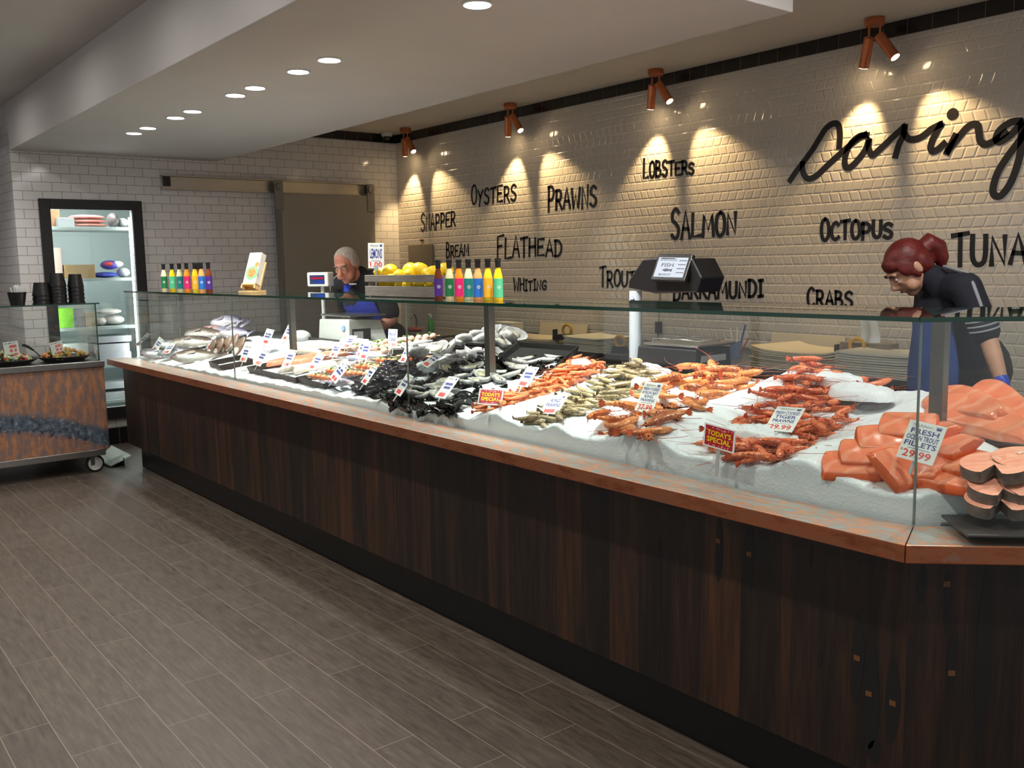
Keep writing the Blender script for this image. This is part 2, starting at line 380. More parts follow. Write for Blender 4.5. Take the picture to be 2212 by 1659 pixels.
# ================================================================ copper spotlights on the ceiling by the lettered wall
M_COPL = mat('copper_lamp', rgb(196, 118, 78), 0.34, 0.75, var=0.12, vs=20)
M_WLENS = emis('warm_spot_lens', (1, 0.74, 0.42, 1), 45.0)
def cyl_spot(parent, base, d, power, aim):
    d = Vector(d).normalized(); base = Vector(base)
    knee = base+Vector((0, 0, -0.075)); end = knee+d*0.165
    obj('stem', MB().cyl(base, knee, 0.007, n=10), M_COPL, parent, smooth=40)
    hd = obj('lamp_head', MB().tube([knee-d*0.012, knee-d*0.01, end-d*0.001, end], [0.02, 0.030, 0.030, 0.028], 24, caps=True), M_COPL, parent, smooth=40)
    obj('lens', MB().tube([end+d*0.0004, end+d*0.0015], 0.0255, 24), M_WLENS, hd)
    w = parent.matrix_world @ (end+d*0.006)
    spot('spot_lamp', w, Vector(aim), power, (1, 0.70, 0.34), 62, 0.55, 0.02)
for i, (x, wl) in enumerate([(-8.30, 'in the corner by the end wall'), (-6.58, 'above the word OYSTERS'), (-4.86, 'above the word LOBSTERS'), (-3.12, 'above the large script lettering')]):
    y = 5.27
    t = thing('copper_spotlight', 'twin-headed copper ceiling spotlight '+wl, 'spotlight', (x, y, ZC), 0, 'copper spotlights'); bpy.context.view_layer.update()
    obj('base_plate', MB().lathe([(0.0, 0), (0.055, 0), (0.058, -0.006), (0.058, -0.038), (0.052, -0.045), (0.0, -0.045)], 24), M_COPL, t, smooth=40)
    cyl_spot(t, (-0.035, 0, -0.04), (-0.34, 0.26, -0.9), P_SPOT, (x-0.30, YW+0.01, 1.8))
    cyl_spot(t, (0.035, 0, -0.04), (0.60, 0.02, -0.80), P_SPOT, (x+0.62, YW+0.01, 1.8))

# security camera
t = thing('dome_camera', 'small white dome security camera in the ceiling corner', 'camera', (-8.68, 5.28, ZC))
obj('housing', MB().lathe([(0.0, 0), (0.06, 0), (0.06, -0.025), (0.05, -0.04), (0, -0.04)], 20), M_WHITE, t, smooth=40)
obj('dome', MB().ell((0, 0, -0.04), (0.042, 0.042, 0.038)), M_BLACK, t, smooth=180)

# ================================================================ lettering painted on the tiles
GL = {
'A': [[(0, 0), (.5, 1.05), (1, 0)], [(.2, .38), (.82, .36)]], 'B': [[(.08, 1), (.05, 0)], [(.02, 1), (.62, .95), (.72, .75), (.5, .55), (.12, .52)], [(.4, .53), (.85, .4), (.85, .15), (.5, 0), (.02, .02)]],
'C': [[(.92, .86), (.6, 1), (.2, .8), (.06, .45), (.2, .12), (.55, 0), (.95, .14)]], 'D': [[(.1, 1), (.08, 0)], [(0, .98), (.55, .95), (.92, .65), (.85, .25), (.5, .02), (.02, .0)]],
'E': [[(.95, 1), (.1, .97), (.06, .02), (.98, .03)], [(.08, .5), (.75, .53)]], 'F': [[(1, 1.02), (.1, .95), (.06, 0)], [(.08, .52), (.75, .56)]],
'G': [[(.95, .82), (.6, 1), (.15, .75), (.08, .3), (.4, 0), (.85, .1), (.9, .42), (.5, .42)]], 'H': [[(.08, 1), (.05, 0)], [(.92, 1.02), (.95, 0)], [(.06, .5), (.93, .54)]],
'I': [[(.5, 1), (.5, 0)], [(.1, 1), (.95, 1.02)], [(.05, 0), (.95, .03)]], 'L': [[(.12, 1), (.06, .02), (.98, .05)]], 'M': [[(.02, 0), (.14, 1), (.5, .3), (.86, 1.02), (1, 0)]],
'N': [[(.06, 0), (.1, 1), (.88, .02), (.92, 1.05)]], 'O': [[(.5, 1), (.15, .85), (.03, .45), (.2, .08), (.55, 0), (.9, .2), (.97, .6), (.8, .93), (.5, 1)]],
'P': [[(.12, 1), (.08, -.05)], [(.02, .98), (.65, .98), (.9, .75), (.7, .48), (.12, .42)]], 'R': [[(.12, 1), (.08, 0)], [(.02, .98), (.65, .98), (.85, .75), (.65, .5), (.12, .46)], [(.42, .48), (.98, 0)]],
'S': [[(.9, .88), (.55, 1), (.15, .85), (.15, .62), (.55, .5), (.88, .32), (.75, .06), (.4, 0), (.04, .12)]], 'T': [[(.5, 1), (.47, 0)], [(-.02, .95), (1.02, 1.03)]],
'U': [[(.08, 1), (.06, .3), (.3, .02), (.7, .04), (.9, .3), (.94, 1)]], 'W': [[(0, 1), (.22, 0), (.5, .7), (.78, 0), (1, 1.02)]], 'Y': [[(.02, 1), (.5, .5)], [(1, 1), (.5, .5), (.3, -.1)]],
}
M_INK = mat('black_sign_paint', rgb(24, 20, 20), 0.35)
def smooth2(pts, n=5):
    if len(pts) < 3: return pts
    out = []
    for i in range(len(pts)-1):
        p0 = pts[max(i-1, 0)]; p1 = pts[i]; p2 = pts[i+1]; p3 = pts[min(i+2, len(pts)-1)]
        for k in range(n):
            u = k/n
            out.append(tuple(0.5*((2*p1[j])+(-p0[j]+p2[j])*u+(2*p0[j]-5*p1[j]+4*p2[j]-p3[j])*u*u+(-p0[j]+3*p1[j]-3*p2[j]+p3[j])*u**3) for j in range(2)))
    return out+[pts[-1]]
CURVY = set('BCDGOPRSU')
def wallframe(u, v, d): return (u, YW-0.0008-d, v)
words = [('SNAPPER', 908.6, 498.8, 465, 984.5, 488.6, 458, .021), ('OYSTERS', 1017.6, 443, 407, 1117.4, 434.3, 401, .022), ('PRAWNS', 1182.7, 453.3, 408, 1291, 446.8, 397, .027),
         ('LOBSTERS', 1389, 385, 348, 1501, 374, 348, .022), ('SALMON', 1448.5, 517, 460, 1592.8, 506, 458, .030), ('OCTOPUS', 1772, 518, 477, 1930.7, 513, 479, .025),
         ('BREAM', 963.3, 558, 529, 1013.8, 551, 526.6, .018), ('FLATHEAD', 1072.6, 558.8, 514, 1216, 551, 512.5, .026), ('WHITING', 1108.7, 629, 603, 1182, 626.4, 606, .018),
         ('TROUT', 1294.8, 621.5, 583, 1374, 616, 585, .021), ('BARRAMUNDI', 1453.7, 648, 609, 1650, 641, 605, .024), ('CRABS', 1742, 662, 626, 1844.6, 664, 629, .020), ('TUNA', 2055, 573, 512, 2222, 571, 511, .029)]
rw = random.Random(3)
for (wd_, xl, bl, tl, xr, br_, tr_, sw) in words:
    a = at_y(xl, bl, YW); c = at_y(xl, tl, YW); d = at_y(xr, br_, YW); e = at_y(xr, tr_, YW)
    n = len(wd_); ws = [0.62 if ch == 'I' else (1.25 if ch in 'MW' else 1.0) for ch in wd_]; tot = sum(ws); mb = MB(); cur = 0.0
    for i, ch in enumerate(wd_):
        u0 = (cur+0.10*ws[i])/tot; u1 = (cur+0.90*ws[i])/tot; cur += ws[i]
        big = 1.12 if i == 0 else rw.uniform(0.86, 1.04); dv = rw.uniform(-.04, .06)
        for st in GL[ch]:
            st = smooth2(st, 5) if ch in CURVY else st
            pts = []
            for (u, v) in st:
                uu = u0+(u1-u0)*u; vv = v*big+dv
                lo = a.lerp(d, uu); hi = c.lerp(e, uu); q = lo.lerp(hi, vv); pts.append((q.x, q.z))
            mb.ribbon(pts, [sw*rw.uniform(.85, 1.1) for _ in pts] if len(pts) < 5 else sw, 0.0015, wallframe)
    tag(obj('wall_lettering', mb, M_INK), 'word '+wd_+' painted in black brush capitals on the pale tiled wall', 'lettering', 'fish names painted on the wall')
def zz(pts): return [at_y(1350+x*.3897, y*.3897, YW) for x, y in pts]
mb = MB()
for pts in ([(915, 1002), (950, 950), (985, 905), (1040, 830), (1080, 765), (1115, 712), (1155, 685), (1185, 695), (1193, 750), (1189, 815)], [(985, 905), (988, 955), (1015, 990), (1060, 975), (1130, 910), (1210, 838), (1290, 770), (1335, 745)],
            [(1345, 750), (1300, 755), (1250, 800), (1222, 870), (1222, 915), (1240, 930), (1275, 905), (1330, 835), (1355, 770), (1352, 820), (1372, 858), (1410, 830), (1480, 765), (1550, 702)],
            [(1552, 700), (1545, 745), (1520, 800), (1500, 866)], [(1550, 740), (1570, 768), (1605, 772), (1650, 755), (1700, 715), (1752, 690)], [(1752, 690), (1715, 755), (1695, 810), (1705, 838), (1735, 828), (1772, 795)],
            [(1832, 752), (1808, 800), (1786, 845)], [(1790, 838), (1850, 760), (1905, 700), (1950, 690), (1962, 730), (1970, 780), (2000, 800), (2050, 780), (2110, 735)],
            [(2190, 672), (2140, 678), (2080, 720), (2058, 768), (2080, 785), (2130, 755), (2180, 705), (2205, 675)], [(2200, 690), (2198, 800), (2180, 900), (2140, 1010), (2090, 1080), (2055, 1085), (2040, 1050), (2065, 960), (2120, 870), (2180, 790), (2225, 720)]):
    q = zz(pts); mb.ribbon(smooth2([(p.x, p.z) for p in q], 5), 0.040, 0.002, wallframe)
q = zz([(1788, 636), (1815, 620)]); mb.tube([(q[0].x+.03, YW-.003, q[0].z), (q[0].x+.03, YW-.0008, q[0].z)], .034, 16)
tag(obj('wall_lettering', mb, M_INK), 'large black flowing script beginning "caring" high on the tiled wall', 'lettering')

# cutting board hung on the tiles
M_BOARD = mat('beige_board', rgb(150, 136, 116), 0.6, var=0.05)
p0 = at_y(886, 640, YW-0.02); p1 = at_y(934, 527, YW-0.02)
t = thing('hanging_board', 'plain beige board hung on a nail behind the lemon crate', 'board', ((p0.x+p1.x)/2, YW, p1.z))
w = (p1.x-p0.x); obj('board', MB().box((-w/2, -0.028, p0.z-p1.z), (w/2, -0.004, 0)), M_BOARD, t, bevel=0.004)
obj('nail', MB().cyl((0.03, -0.002, 0.045), (0.03, -0.035, 0.045), 0.012, n=10).cyl((0.03, -0.02, 0.04), (0.03, -0.02, -0.01), 0.004, n=6), mat('rusty_nail', rgb(96, 62, 40), 0.6), t)

# ================================================================ sliding coolroom door and its rail
M_GREYP = mat('grey_door_panel', rgb(152, 146, 136), 0.5, var=0.03, vs=3)
M_ALU = mat('aluminium_rail', rgb(190, 184, 172), 0.3, 0.85, var=0.08, vs=6)
p = at_x(605, 431, XE+0.10); q = at_x(806, 440, XE+0.10)
t = thing('door_1', 'wide grey sliding coolroom door hanging from a metal rail', 'door', (XE, 0, 0)); t['kind'] = 'structure'
obj('door_panel', MB().box((0.045, p.y, 0.06), (0.125, q.y, 2.30)), M_GREYP, t, bevel=0.006)
obj('door_edge', MB().box((0.04, p.y-0.035, 0.06), (0.128, p.y-0.001, 2.30)), mat('door_edge_trim', rgb(120, 114, 108), 0.45), t, bevel=0.004)
for y in (p.y-0.02, q.y-0.04):
    h = obj('hanger', MB().box((0.118, y-0.045, 2.13), (0.135, y+0.045, 2.42)), mat('grey_hanger', rgb(132, 126, 120), 0.4), t, bevel=0.012)
    obj('wheel', MB().cyl((0.136, y, 2.36), (0.15, y, 2.36), 0.035), M_STEELD, h, smooth=40)
r0 = at_x(352, 398, XE+0.06).y; r1 = at_x(805, 420, XE+0.06).y
t = thing('door_rail', 'long aluminium sliding-door rail fixed across the tiled end wall', 'rail', (XE, 0, 0))
obj('track', MB().box((0.004, r0, 2.315), (0.04, r1, 2.415)).box((0.004, r0, 2.415), (0.062, r1, 2.427)).box((0.004, r0, 2.298), (0.062, r1, 2.315)), M_ALU, t, bevel=0.002)
for y in (r0, r1-0.07): obj('end_stop', MB().box((0.041, y, 2.325), (0.066, y+0.07, 2.41)), M_BLACK, t, bevel=0.004)
# ================================================================ display counter
XL, YO, YI, XCO = -7.66, 2.041, 2.21, -1.09
XCI = XCO-0.07; T8 = math.tan(R(22.5)); YP, YK = 2.15, 2.24; YB = 3.08
def m_coptop():
    t = NT('copper_patina_and_sheen'); v = t.coord('Object', scale=(5, 11, 11), rot=(0, 0, 0.45))
    a = t.noise(v, 4.5, 6, 0.62); b_ = t.noise(t.coord('Object', scale=(1.3, 3, 3)), 9, 4, 0.6)
    c = t.ramp(a, [(0.36, rgb(222, 162, 122)), (0.45, rgb(208, 160, 130)), (0.50, rgb(180, 168, 156)), (0.58, rgb(172, 180, 174))])  # patina streaks, greyed and paled further to stand in for reflection on top
    c = t.mix(t.math('MULTIPLY', t.math('GREATER_THAN', b_, 0.58), 0.35), c, rgb(196, 150, 108))
    t.bsdf(c, t.math('ADD', 0.22, t.math('MULTIPLY', a, 0.28)), 0.45, t.bump(b_, 0.05, 0.003)); return t.m
def m_copside():
    t = NT('aged_copper_edge'); v = t.coord('Object', scale=(3, 3, 9)); a = t.noise(v, 3.5, 5, 0.6); w = t.noise(t.coord('Object'), 28, 3)
    c = t.ramp(a, [(0.3, rgb(136, 76, 52)), (0.5, rgb(172, 104, 72)), (0.72, rgb(158, 106, 82))]); c = t.mix(t.math('MULTIPLY', t.math('GREATER_THAN', w, 0.66), 0.4), c, rgb(150, 134, 124))
    t.bsdf(c, 0.32, 0.7); return t.m
def m_planks():
    t = NT('dark_recycled_timber_planks'); tc = t.n('ShaderNodeTexCoord'); sp = t.n('ShaderNodeSeparateXYZ'); t.l(tc.outputs['Object'], sp.inputs[0])
    px = t.math('DIVIDE', sp.outputs[0], 0.137); pid = t.math('FLOOR', px); fx = t.math('FRACT', px)
    wn = t.n('ShaderNodeTexWhiteNoise', noise_dimensions='1D'); t.l(pid, wn.inputs['W'])
    cb = t.n('ShaderNodeCombineXYZ'); t.l(t.math('MULTIPLY', sp.outputs[0], 11), cb.inputs[0]); t.l(t.math('MULTIPLY', sp.outputs[2], 0.8), cb.inputs[2]); t.l(t.math('MULTIPLY', wn.outputs['Value'], 40), cb.inputs[1])
    g = t.noise(cb.outputs[0], 2.2, 6, 0.62)
    cb2 = t.n('ShaderNodeCombineXYZ'); t.l(t.math('MULTIPLY', sp.outputs[0], 60), cb2.inputs[0]); t.l(t.math('MULTIPLY', sp.outputs[2], 2.5), cb2.inputs[2]); t.l(pid, cb2.inputs[1])
    fine = t.noise(cb2.outputs[0], 3, 3, 0.6)
    f = t.math('ADD', t.math('MULTIPLY', g, 0.62), t.math('ADD', t.math('MULTIPLY', wn.outputs['Value'], 0.17), t.math('MULTIPLY', fine, 0.20)))
    c = t.ramp(f, [(0.36, rgb(14, 9, 7)), (0.48, rgb(33, 20, 13)), (0.59, rgb(56, 33, 19)), (0.74, rgb(88, 53, 28))])
    gap = t.math('LESS_THAN', t.math('PINGPONG', fx, 0.5), 0.006); c = t.mix(gap, c, rgb(12, 9, 8))
    t.bsdf(c, 0.46, 0, t.bump(t.math('SUBTRACT', fine, t.math('MULTIPLY', gap, 2)), 0.12, 0.004)); return t.m
M_COPT, M_COPS, M_PLK = m_coptop(), m_copside(), m_planks()
M_KICK = mat('black_kickboard', rgb(13, 13, 14), 0.4); M_STAIN = mat('black_nail_stain', rgb(15, 13, 12), 0.55); M_PLUG = mat('square_timber_plug', rgb(104, 66, 36), 0.5)
ctr = thing('display_counter', 'long timber-fronted seafood counter with a copper ledge', 'counter', (0, 0, 0))
Lg = 1.95
def ledge(poly):
    b = MB(); n = len(poly); z0, z1 = ZL-0.045, ZL
    b.prism(poly, z0, z1); b.mi[-(n+2)+1] = 1; return b
mit = 0.0008
obj('copper_ledge', ledge([(XL, YO), (XCO-mit, YO), (XCI-mit, YI), (XL, YI)]), [M_COPS, M_COPT], ctr, bevel=0.0025, label='grey-stained copper ledge along the front')
obj('copper_ledge', ledge([(XCO+mit, YO), (XCO+Lg, YO+Lg), (XCI+Lg-.1, YI+Lg+.02), (XCI+mit, YI)]), [M_COPS, M_COPT], ctr, bevel=0.0025, label='copper ledge on the angled corner')
ZP0, ZP1 = 0.20, ZL-0.046
xc = XCO-(YP-YO)*T8
pf = obj('timber_front', MB().box((XL+0.03, YP, ZP0), (xc, YP+0.02, ZP1)), M_PLK, ctr)
pf2 = obj('timber_front', MB().box((0, 0, ZP0), (Lg+0.1, 0.02, ZP1)), M_PLK, ctr); pf2.matrix_basis = TR((xc, YP, 0), (0, 0, R(45)))
obj('end_panel', MB().box((XL+0.03, YP+0.021, ZP0), (XL+0.05, YB, ZP1)), M_PLK, ctr)
obj('kickboard', MB().box((XL+0.06, YK, 0), (XCO-(YK-YO)*T8, YK+0.02, ZP0+0.02)), M_KICK, ctr)
k2 = obj('kickboard', MB().box((0, 0, 0), (Lg+0.1, 0.02, ZP0+0.02)), M_KICK, ctr); k2.matrix_basis = TR((XCO-(YK-YO)*T8, YK, 0), (0, 0, R(45)))
def pxz(zx, zy): return 1400+zx*.367, 1050+zy*.367
M2i = pf2.matrix_basis.inverted()
def seg2(x, y):       # pixel -> local (u, z) on the angled front
    n = Vector((1, -1, 0)).normalized(); d = ray(x, y); o = Vector((xc, YP, 0)); tt = (o-CAMP).dot(n)/d.dot(n); return M2i @ (CAMP+d*tt)
for (cx, y0, y1, w) in [(415, 180, 575, 52), (600, 215, 640, 62), (955, 340, 480, 26), (1225, 735, 1310, 70), (1312, 880, 1570, 78), (1432, 985, 1540, 78), (1335, 1480, 1655, 80), (65, 300, 1100, 22), (1015, 960, 1070, 30)]:
    a = at_y(*pxz(cx-w/2, y0), YP); c = at_y(*pxz(cx+w/2, y1), YP); b = MB(); N = 18; x0 = (a.x+c.x)/2; z0 = (a.z+c.z)/2; rx = abs(c.x-a.x)/2; rz = abs(a.z-c.z)/2
    z0 = max(z0, ZP0+rz*0.6); rz = min(rz, z0-ZP0-0.005, ZP1-z0-0.003)
    pts = [(x0+rx*math.sin(2*PI*k/N)*(0.85+0.2*math.sin(2*PI*k/N+cx)+0.12*math.sin(4*PI*k/N+cx*2)), z0+rz*math.cos(2*PI*k/N)) for k in range(N)]
    b.add([(x, YP-0.0007, z) for x, z in pts]+[(x, YP, z) for x, z in pts], [tuple(range(N))]+[(k, (k+1) % N, N+(k+1) % N, N+k) for k in range(N)]); obj('stain', b, M_STAIN, pf)
for (cx, y0, y1, w) in [(1618, 465, 700, 60), (1760, 500, 860, 46), (1800, 850, 1190, 52), (1970, 480, 1500, 40)]:
    a = seg2(*pxz(cx-w/2, y0)); c = seg2(*pxz(cx+w/2, y1)); b = MB(); N = 18; x0 = (a.x+c.x)/2; z0 = (a.z+c.z)/2; rx = abs(c.x-a.x)/2; rz = abs(a.z-c.z)/2; rz = min(rz, ZP1-z0-0.003)
    pts = [(x0+rx*math.sin(2*PI*k/N)*(0.85+0.2*math.sin(2*PI*k/N+cx)+0.12*math.sin(4*PI*k/N+cx*2)), z0+rz*math.cos(2*PI*k/N)) for k in range(N)]
    b.add([(x, -0.0007, z) for x, z in pts]+[(x, 0, z) for x, z in pts], [tuple(range(N))]+[(k, (k+1) % N, N+(k+1) % N, N+k) for k in range(N)]); obj('stain', b, M_STAIN, pf2)
for (cx, cy) in [(412, 322), (595, 400), (1230, 1012), (1300, 1222), (1440, 1278)]:
    p = at_y(*pxz(cx, cy), YP); obj('plug', MB().cbox((p.x, YP-0.0006, p.z), (0.017, 0.003, 0.014)), M_PLUG, pf)
for (cx, cy) in [(1757, 575), (1785, 1100)]:
    p = seg2(*pxz(cx, cy)); obj('plug', MB().cbox((p.x, -0.0006, p.z), (0.017, 0.003, 0.014)), M_PLUG, pf2)
# tub under the ice, rear wall and rear working shelf
M_DSTEEL = mat('dark_stainless', rgb(74, 74, 76), 0.34, 0.9, var=0.15, vs=8)
b = MB().box((XL+0.051, YI+0.001, 0.60), (XCI, YB, 0.62)).box((XL+0.051, YB, 0.0), (0.55, YB+0.03, 1.055))
obj('tub', b, M_DSTEEL, ctr)
obj('rear_shelf', MB().box((XL+0.05, YB+0.031, 0.985), (0.55, YB+0.42, 1.015)), M_DSTEEL, ctr, bevel=0.003)
obj('rear_cabinet', MB().box((XL+0.05, YB+0.031, 0.0), (0.55, YB+0.36, 0.984)), M_DSTEEL, ctr)

# ================================================================ glass case
YGF = 2.215
XJ = [XL, at_y(503, 760, YGF).x, at_y(878, 760, YGF).x, -1.165]
gc = thing('glass_case', 'clear green-edged glass display case on steel posts along the counter', 'glass case', (0, 0, 0))
def shelf(poly):
    b = MB(); n = len(poly); b.prism(poly, ZG-0.012, ZG)
    for k in range(n): b.mi[-(k+1)] = 1
    return b
YGB = 2.66; XM = XJ[3]-(YGB-YGF)*T8*1.0
for i in range(3):
    x0, x1 = XJ[i]+0.001, XJ[i+1]-0.001
    obj('front_pane', MB().box((x0, YGF, ZL+0.001), (x1, YGF+0.010, ZG-0.0125)), M_GLASS, gc)
    xb = x1 if i < 2 else XM
    obj('top_shelf', shelf([(x0-(0.02 if i == 0 else 0), YGF-0.004), (x1, YGF-0.004), (xb, YGB), (x0-(0.02 if i == 0 else 0), YGB)]), [M_GLASS, M_GEDGE], gc)
def seg(p, a, l): return (p[0]+a*0.70711, p[1]+a*0.70711)
c0 = (XJ[3], YGF)
b = MB().prism([(c0[0]+0.001, c0[1]), seg(c0, 1.9, 0), (c0[0]+1.9*.70711-.007, c0[1]+1.9*.70711+.007), (c0[0]-0.004, c0[1]+0.0095)], ZL+0.001, ZG-0.0125)
obj('front_pane', b, M_GLASS, gc)
d45 = (YGB-YGF)*0.70711
obj('top_shelf', shelf([(c0[0]+0.001, c0[1]-0.004), seg((c0[0]+0.001, c0[1]-0.004), 1.9, 0), (c0[0]+1.9*.70711-d45, c0[1]+1.9*.70711+d45), (XM+0.001, YGB)]), [M_GLASS, M_GEDGE], gc)
obj('end_pane', MB().box((XL, YGF+0.011, ZL+0.001), (XL+0.010, YGB, ZG-0.0125)), M_GLASS, gc)
for x in (at_y(393, 700, 2.62).x, XJ[1], at_y(1059, 740, 2.62).x, at_y(2031, 780, 2.62).x):
    obj('post', MB().box((x-0.02, 2.60, 0.70), (x+0.02, 2.635, ZG-0.0125)), M_STEELD, gc, bevel=0.002)
for x in (XJ[1], XJ[2]): obj('joint_strip', MB().box((x-0.0006, YGF+0.0005, ZL+0.001), (x+0.0006, YGF+0.0095, ZG-0.013)), mat('pale_joint', rgb(120, 130, 124), 0.3), gc)
obj('joint_strip', MB().cyl((c0[0], c0[1]+0.004, ZL+0.001), (c0[0], c0[1]+0.004, ZG-0.013), 0.0035, n=8), mat('pale_joint', rgb(150, 160, 154), 0.3), gc)

# ================================================================ crushed ice
def zs0(x, y):
    return 0.962+0.012*(max(x, -7.6)+1.5)+0.15*(y-2.22)
RIDGE = [(-3.37, .10, .035), (-2.90, .10, .040), (-2.53, .09, .030), (-2.09, .12, .062), (-1.48, .11, .045)]
def yfront(x): return 2.2275+max(0, x-(XJ[3]-0.004))
def zice(x, y, fine=True):
    z = zs0(x, y)
    for c, w, h in RIDGE: z += h*math.exp(-((x-c-0.05*(y-2.6))/w)**2)
    z -= 0.016
    z += 0.012*math.exp(-((y-3.0)/0.12)**2)
    if fine:
        z += 0.014*mnoise.noise(Vector((x*9, y*9, 1.7)))+0.006*mnoise.noise(Vector((x*34, y*34, 4.2)))
    return z
def surf(px, py):
    """where a pixel's line of sight meets the smooth ice bed"""
    d = ray(px, py); lo, hi = 2.2/d.y, 3.6/d.y
    for k in range(60):
        m = (lo+hi)/2; p = CAMP+d*m
        if p.z < zs0(p.x, p.y): hi = m
        else: lo = m
    return CAMP+d*hi
def lift(px, py, dz):
    """point on a pixel's line of sight that stands dz above the smooth ice bed"""
    d = ray(px, py); lo, hi = 1.9/d.y, 3.8/d.y
    for k in range(60):
        m = (lo+hi)/2; p = CAMP+d*m
        if p.z < zs0(p.x, p.y)+dz: hi = m
        else: lo = m
    return CAMP+d*hi
def m_ice():
    t = NT('crushed_ice'); v = t.coord('Object'); a = t.noise(v, 70, 5, 0.7); vo = t.n('ShaderNodeTexVoronoi'); t.l(v, vo.inputs['Vector']); vo.inputs['Scale'].default_value = 120
    h = t.math('ADD', a, t.math('MULTIPLY', vo.outputs['Distance'], 0.7))
    t.bsdf(rgb(236, 242, 246), 0.35, 0, t.bump(h, 0.4, 0.003)); return t.m
M_ICE = m_ice()
b = MB(); NX, NY = 860, 66; xa, xb_ = XL+0.055, 0.45
idx = {}
for i in range(NX+1):
    x = xa+(xb_-xa)*i/NX; yf = yfront(x); yb = YB-0.002+max(0, x+1.25)
    for j in range(NY+1):
        y = yf+(yb-yf)*(j/NY)**1.0; z = zice(x, y)
        if j == 0: z -= 0.006
        b.v.append((x, y, z))
for i in range(NX):
    for j in range(NY): a = i*(NY+1)+j; b.f.append((a, a+NY+1, a+NY+2, a+1)); b.mi.append(0)
o = len(b.v)
NF = 12
for i in range(NX+1):
    x, y, z = b.v[i*(NY+1)]
    for k in range(1, NF+1):
        zz_ = z+(0.63-z)*k/NF if k > 9 else z-(z-0.87)*k/9
        b.v.append((x, y+0.0015*mnoise.noise(Vector((x*25, zz_*25, 3))), zz_))
for i in range(NX):
    for k in range(NF):
        p0 = i*(NY+1) if k == 0 else o+i*NF+k-1; p1 = (i+1)*(NY+1) if k == 0 else o+(i+1)*NF+k-1
        b.f.append((p0, o+i*NF+k, o+(i+1)*NF+k, p1)); b.mi.append(0)
ice = obj('crushed_ice', b, M_ICE, smooth=180); tag(ice, 'bed of white crushed ice filling the glass counter under the seafood', 'ice'); ice['kind'] = 'stuff'
# ================================================================ seafood
def wetmat(name, col, dark=None, vs=9, rough=0.22, lo=0.35, hi=0.65, bump=0.15, stretch=(1, 1, 1), band=0):
    if name in MC: return MC[name]
    t = NT(name); v = t.coord('Object', scale=stretch); a = t.noise(v, vs, 4, 0.6)
    oi = t.n('ShaderNodeObjectInfo'); rnd = t.math('MULTIPLY', t.math('SUBTRACT', oi.outputs['Random'], 0.5), 0.22)
    c = t.ramp(t.math('ADD', a, rnd), [(lo, dark or tuple(x*0.5 for x in col[:3])+(1,)), (hi, col)])
    if band:
        w = t.n('ShaderNodeTexWave', wave_type='BANDS', bands_direction='X', wave_profile='SAW'); t.l(t.coord('Object'), w.inputs['Vector']); w.inputs['Scale'].default_value = band; w.inputs['Distortion'].default_value = .6
        c = t.mix(t.math('MULTIPLY', w.outputs['Fac'], .38), c, dark or col)
    t.bsdf(c, rough, 0, t.bump(t.noise(v, vs*5, 3), bump, 0.002)); MC[name] = t.m; return t.m
M_PR = wetmat('orange_prawn_shell', rgb(250, 176, 124), rgb(228, 120, 72), 60, band=3.2); M_PRT = wetmat('prawn_tail', rgb(222, 108, 66), rgb(160, 66, 42), 6)
M_PB = wetmat('king_prawn_shell', rgb(244, 160, 98), rgb(176, 102, 62), 3.2, lo=.38, hi=.55, band=3.2); M_PT = wetmat('tiger_prawn_shell', rgb(246, 148, 102), rgb(206, 92, 58), 4.5, lo=.36, hi=.58, band=3.2)
M_PG = wetmat('raw_prawn_shell', rgb(198, 180, 142), rgb(128, 112, 82), 5, band=3.2); M_PGT = wetmat('raw_prawn_tail', rgb(120, 98, 70), rgb(70, 54, 44), 60)
M_LEG = wetmat('prawn_legs', rgb(190, 92, 54), rgb(140, 60, 40), 60); M_LEGG = wetmat('raw_prawn_legs', rgb(150, 134, 104), rgb(110, 96, 74), 60)
M_EYE = mat('black_eye', rgb(14, 12, 12), 0.1)
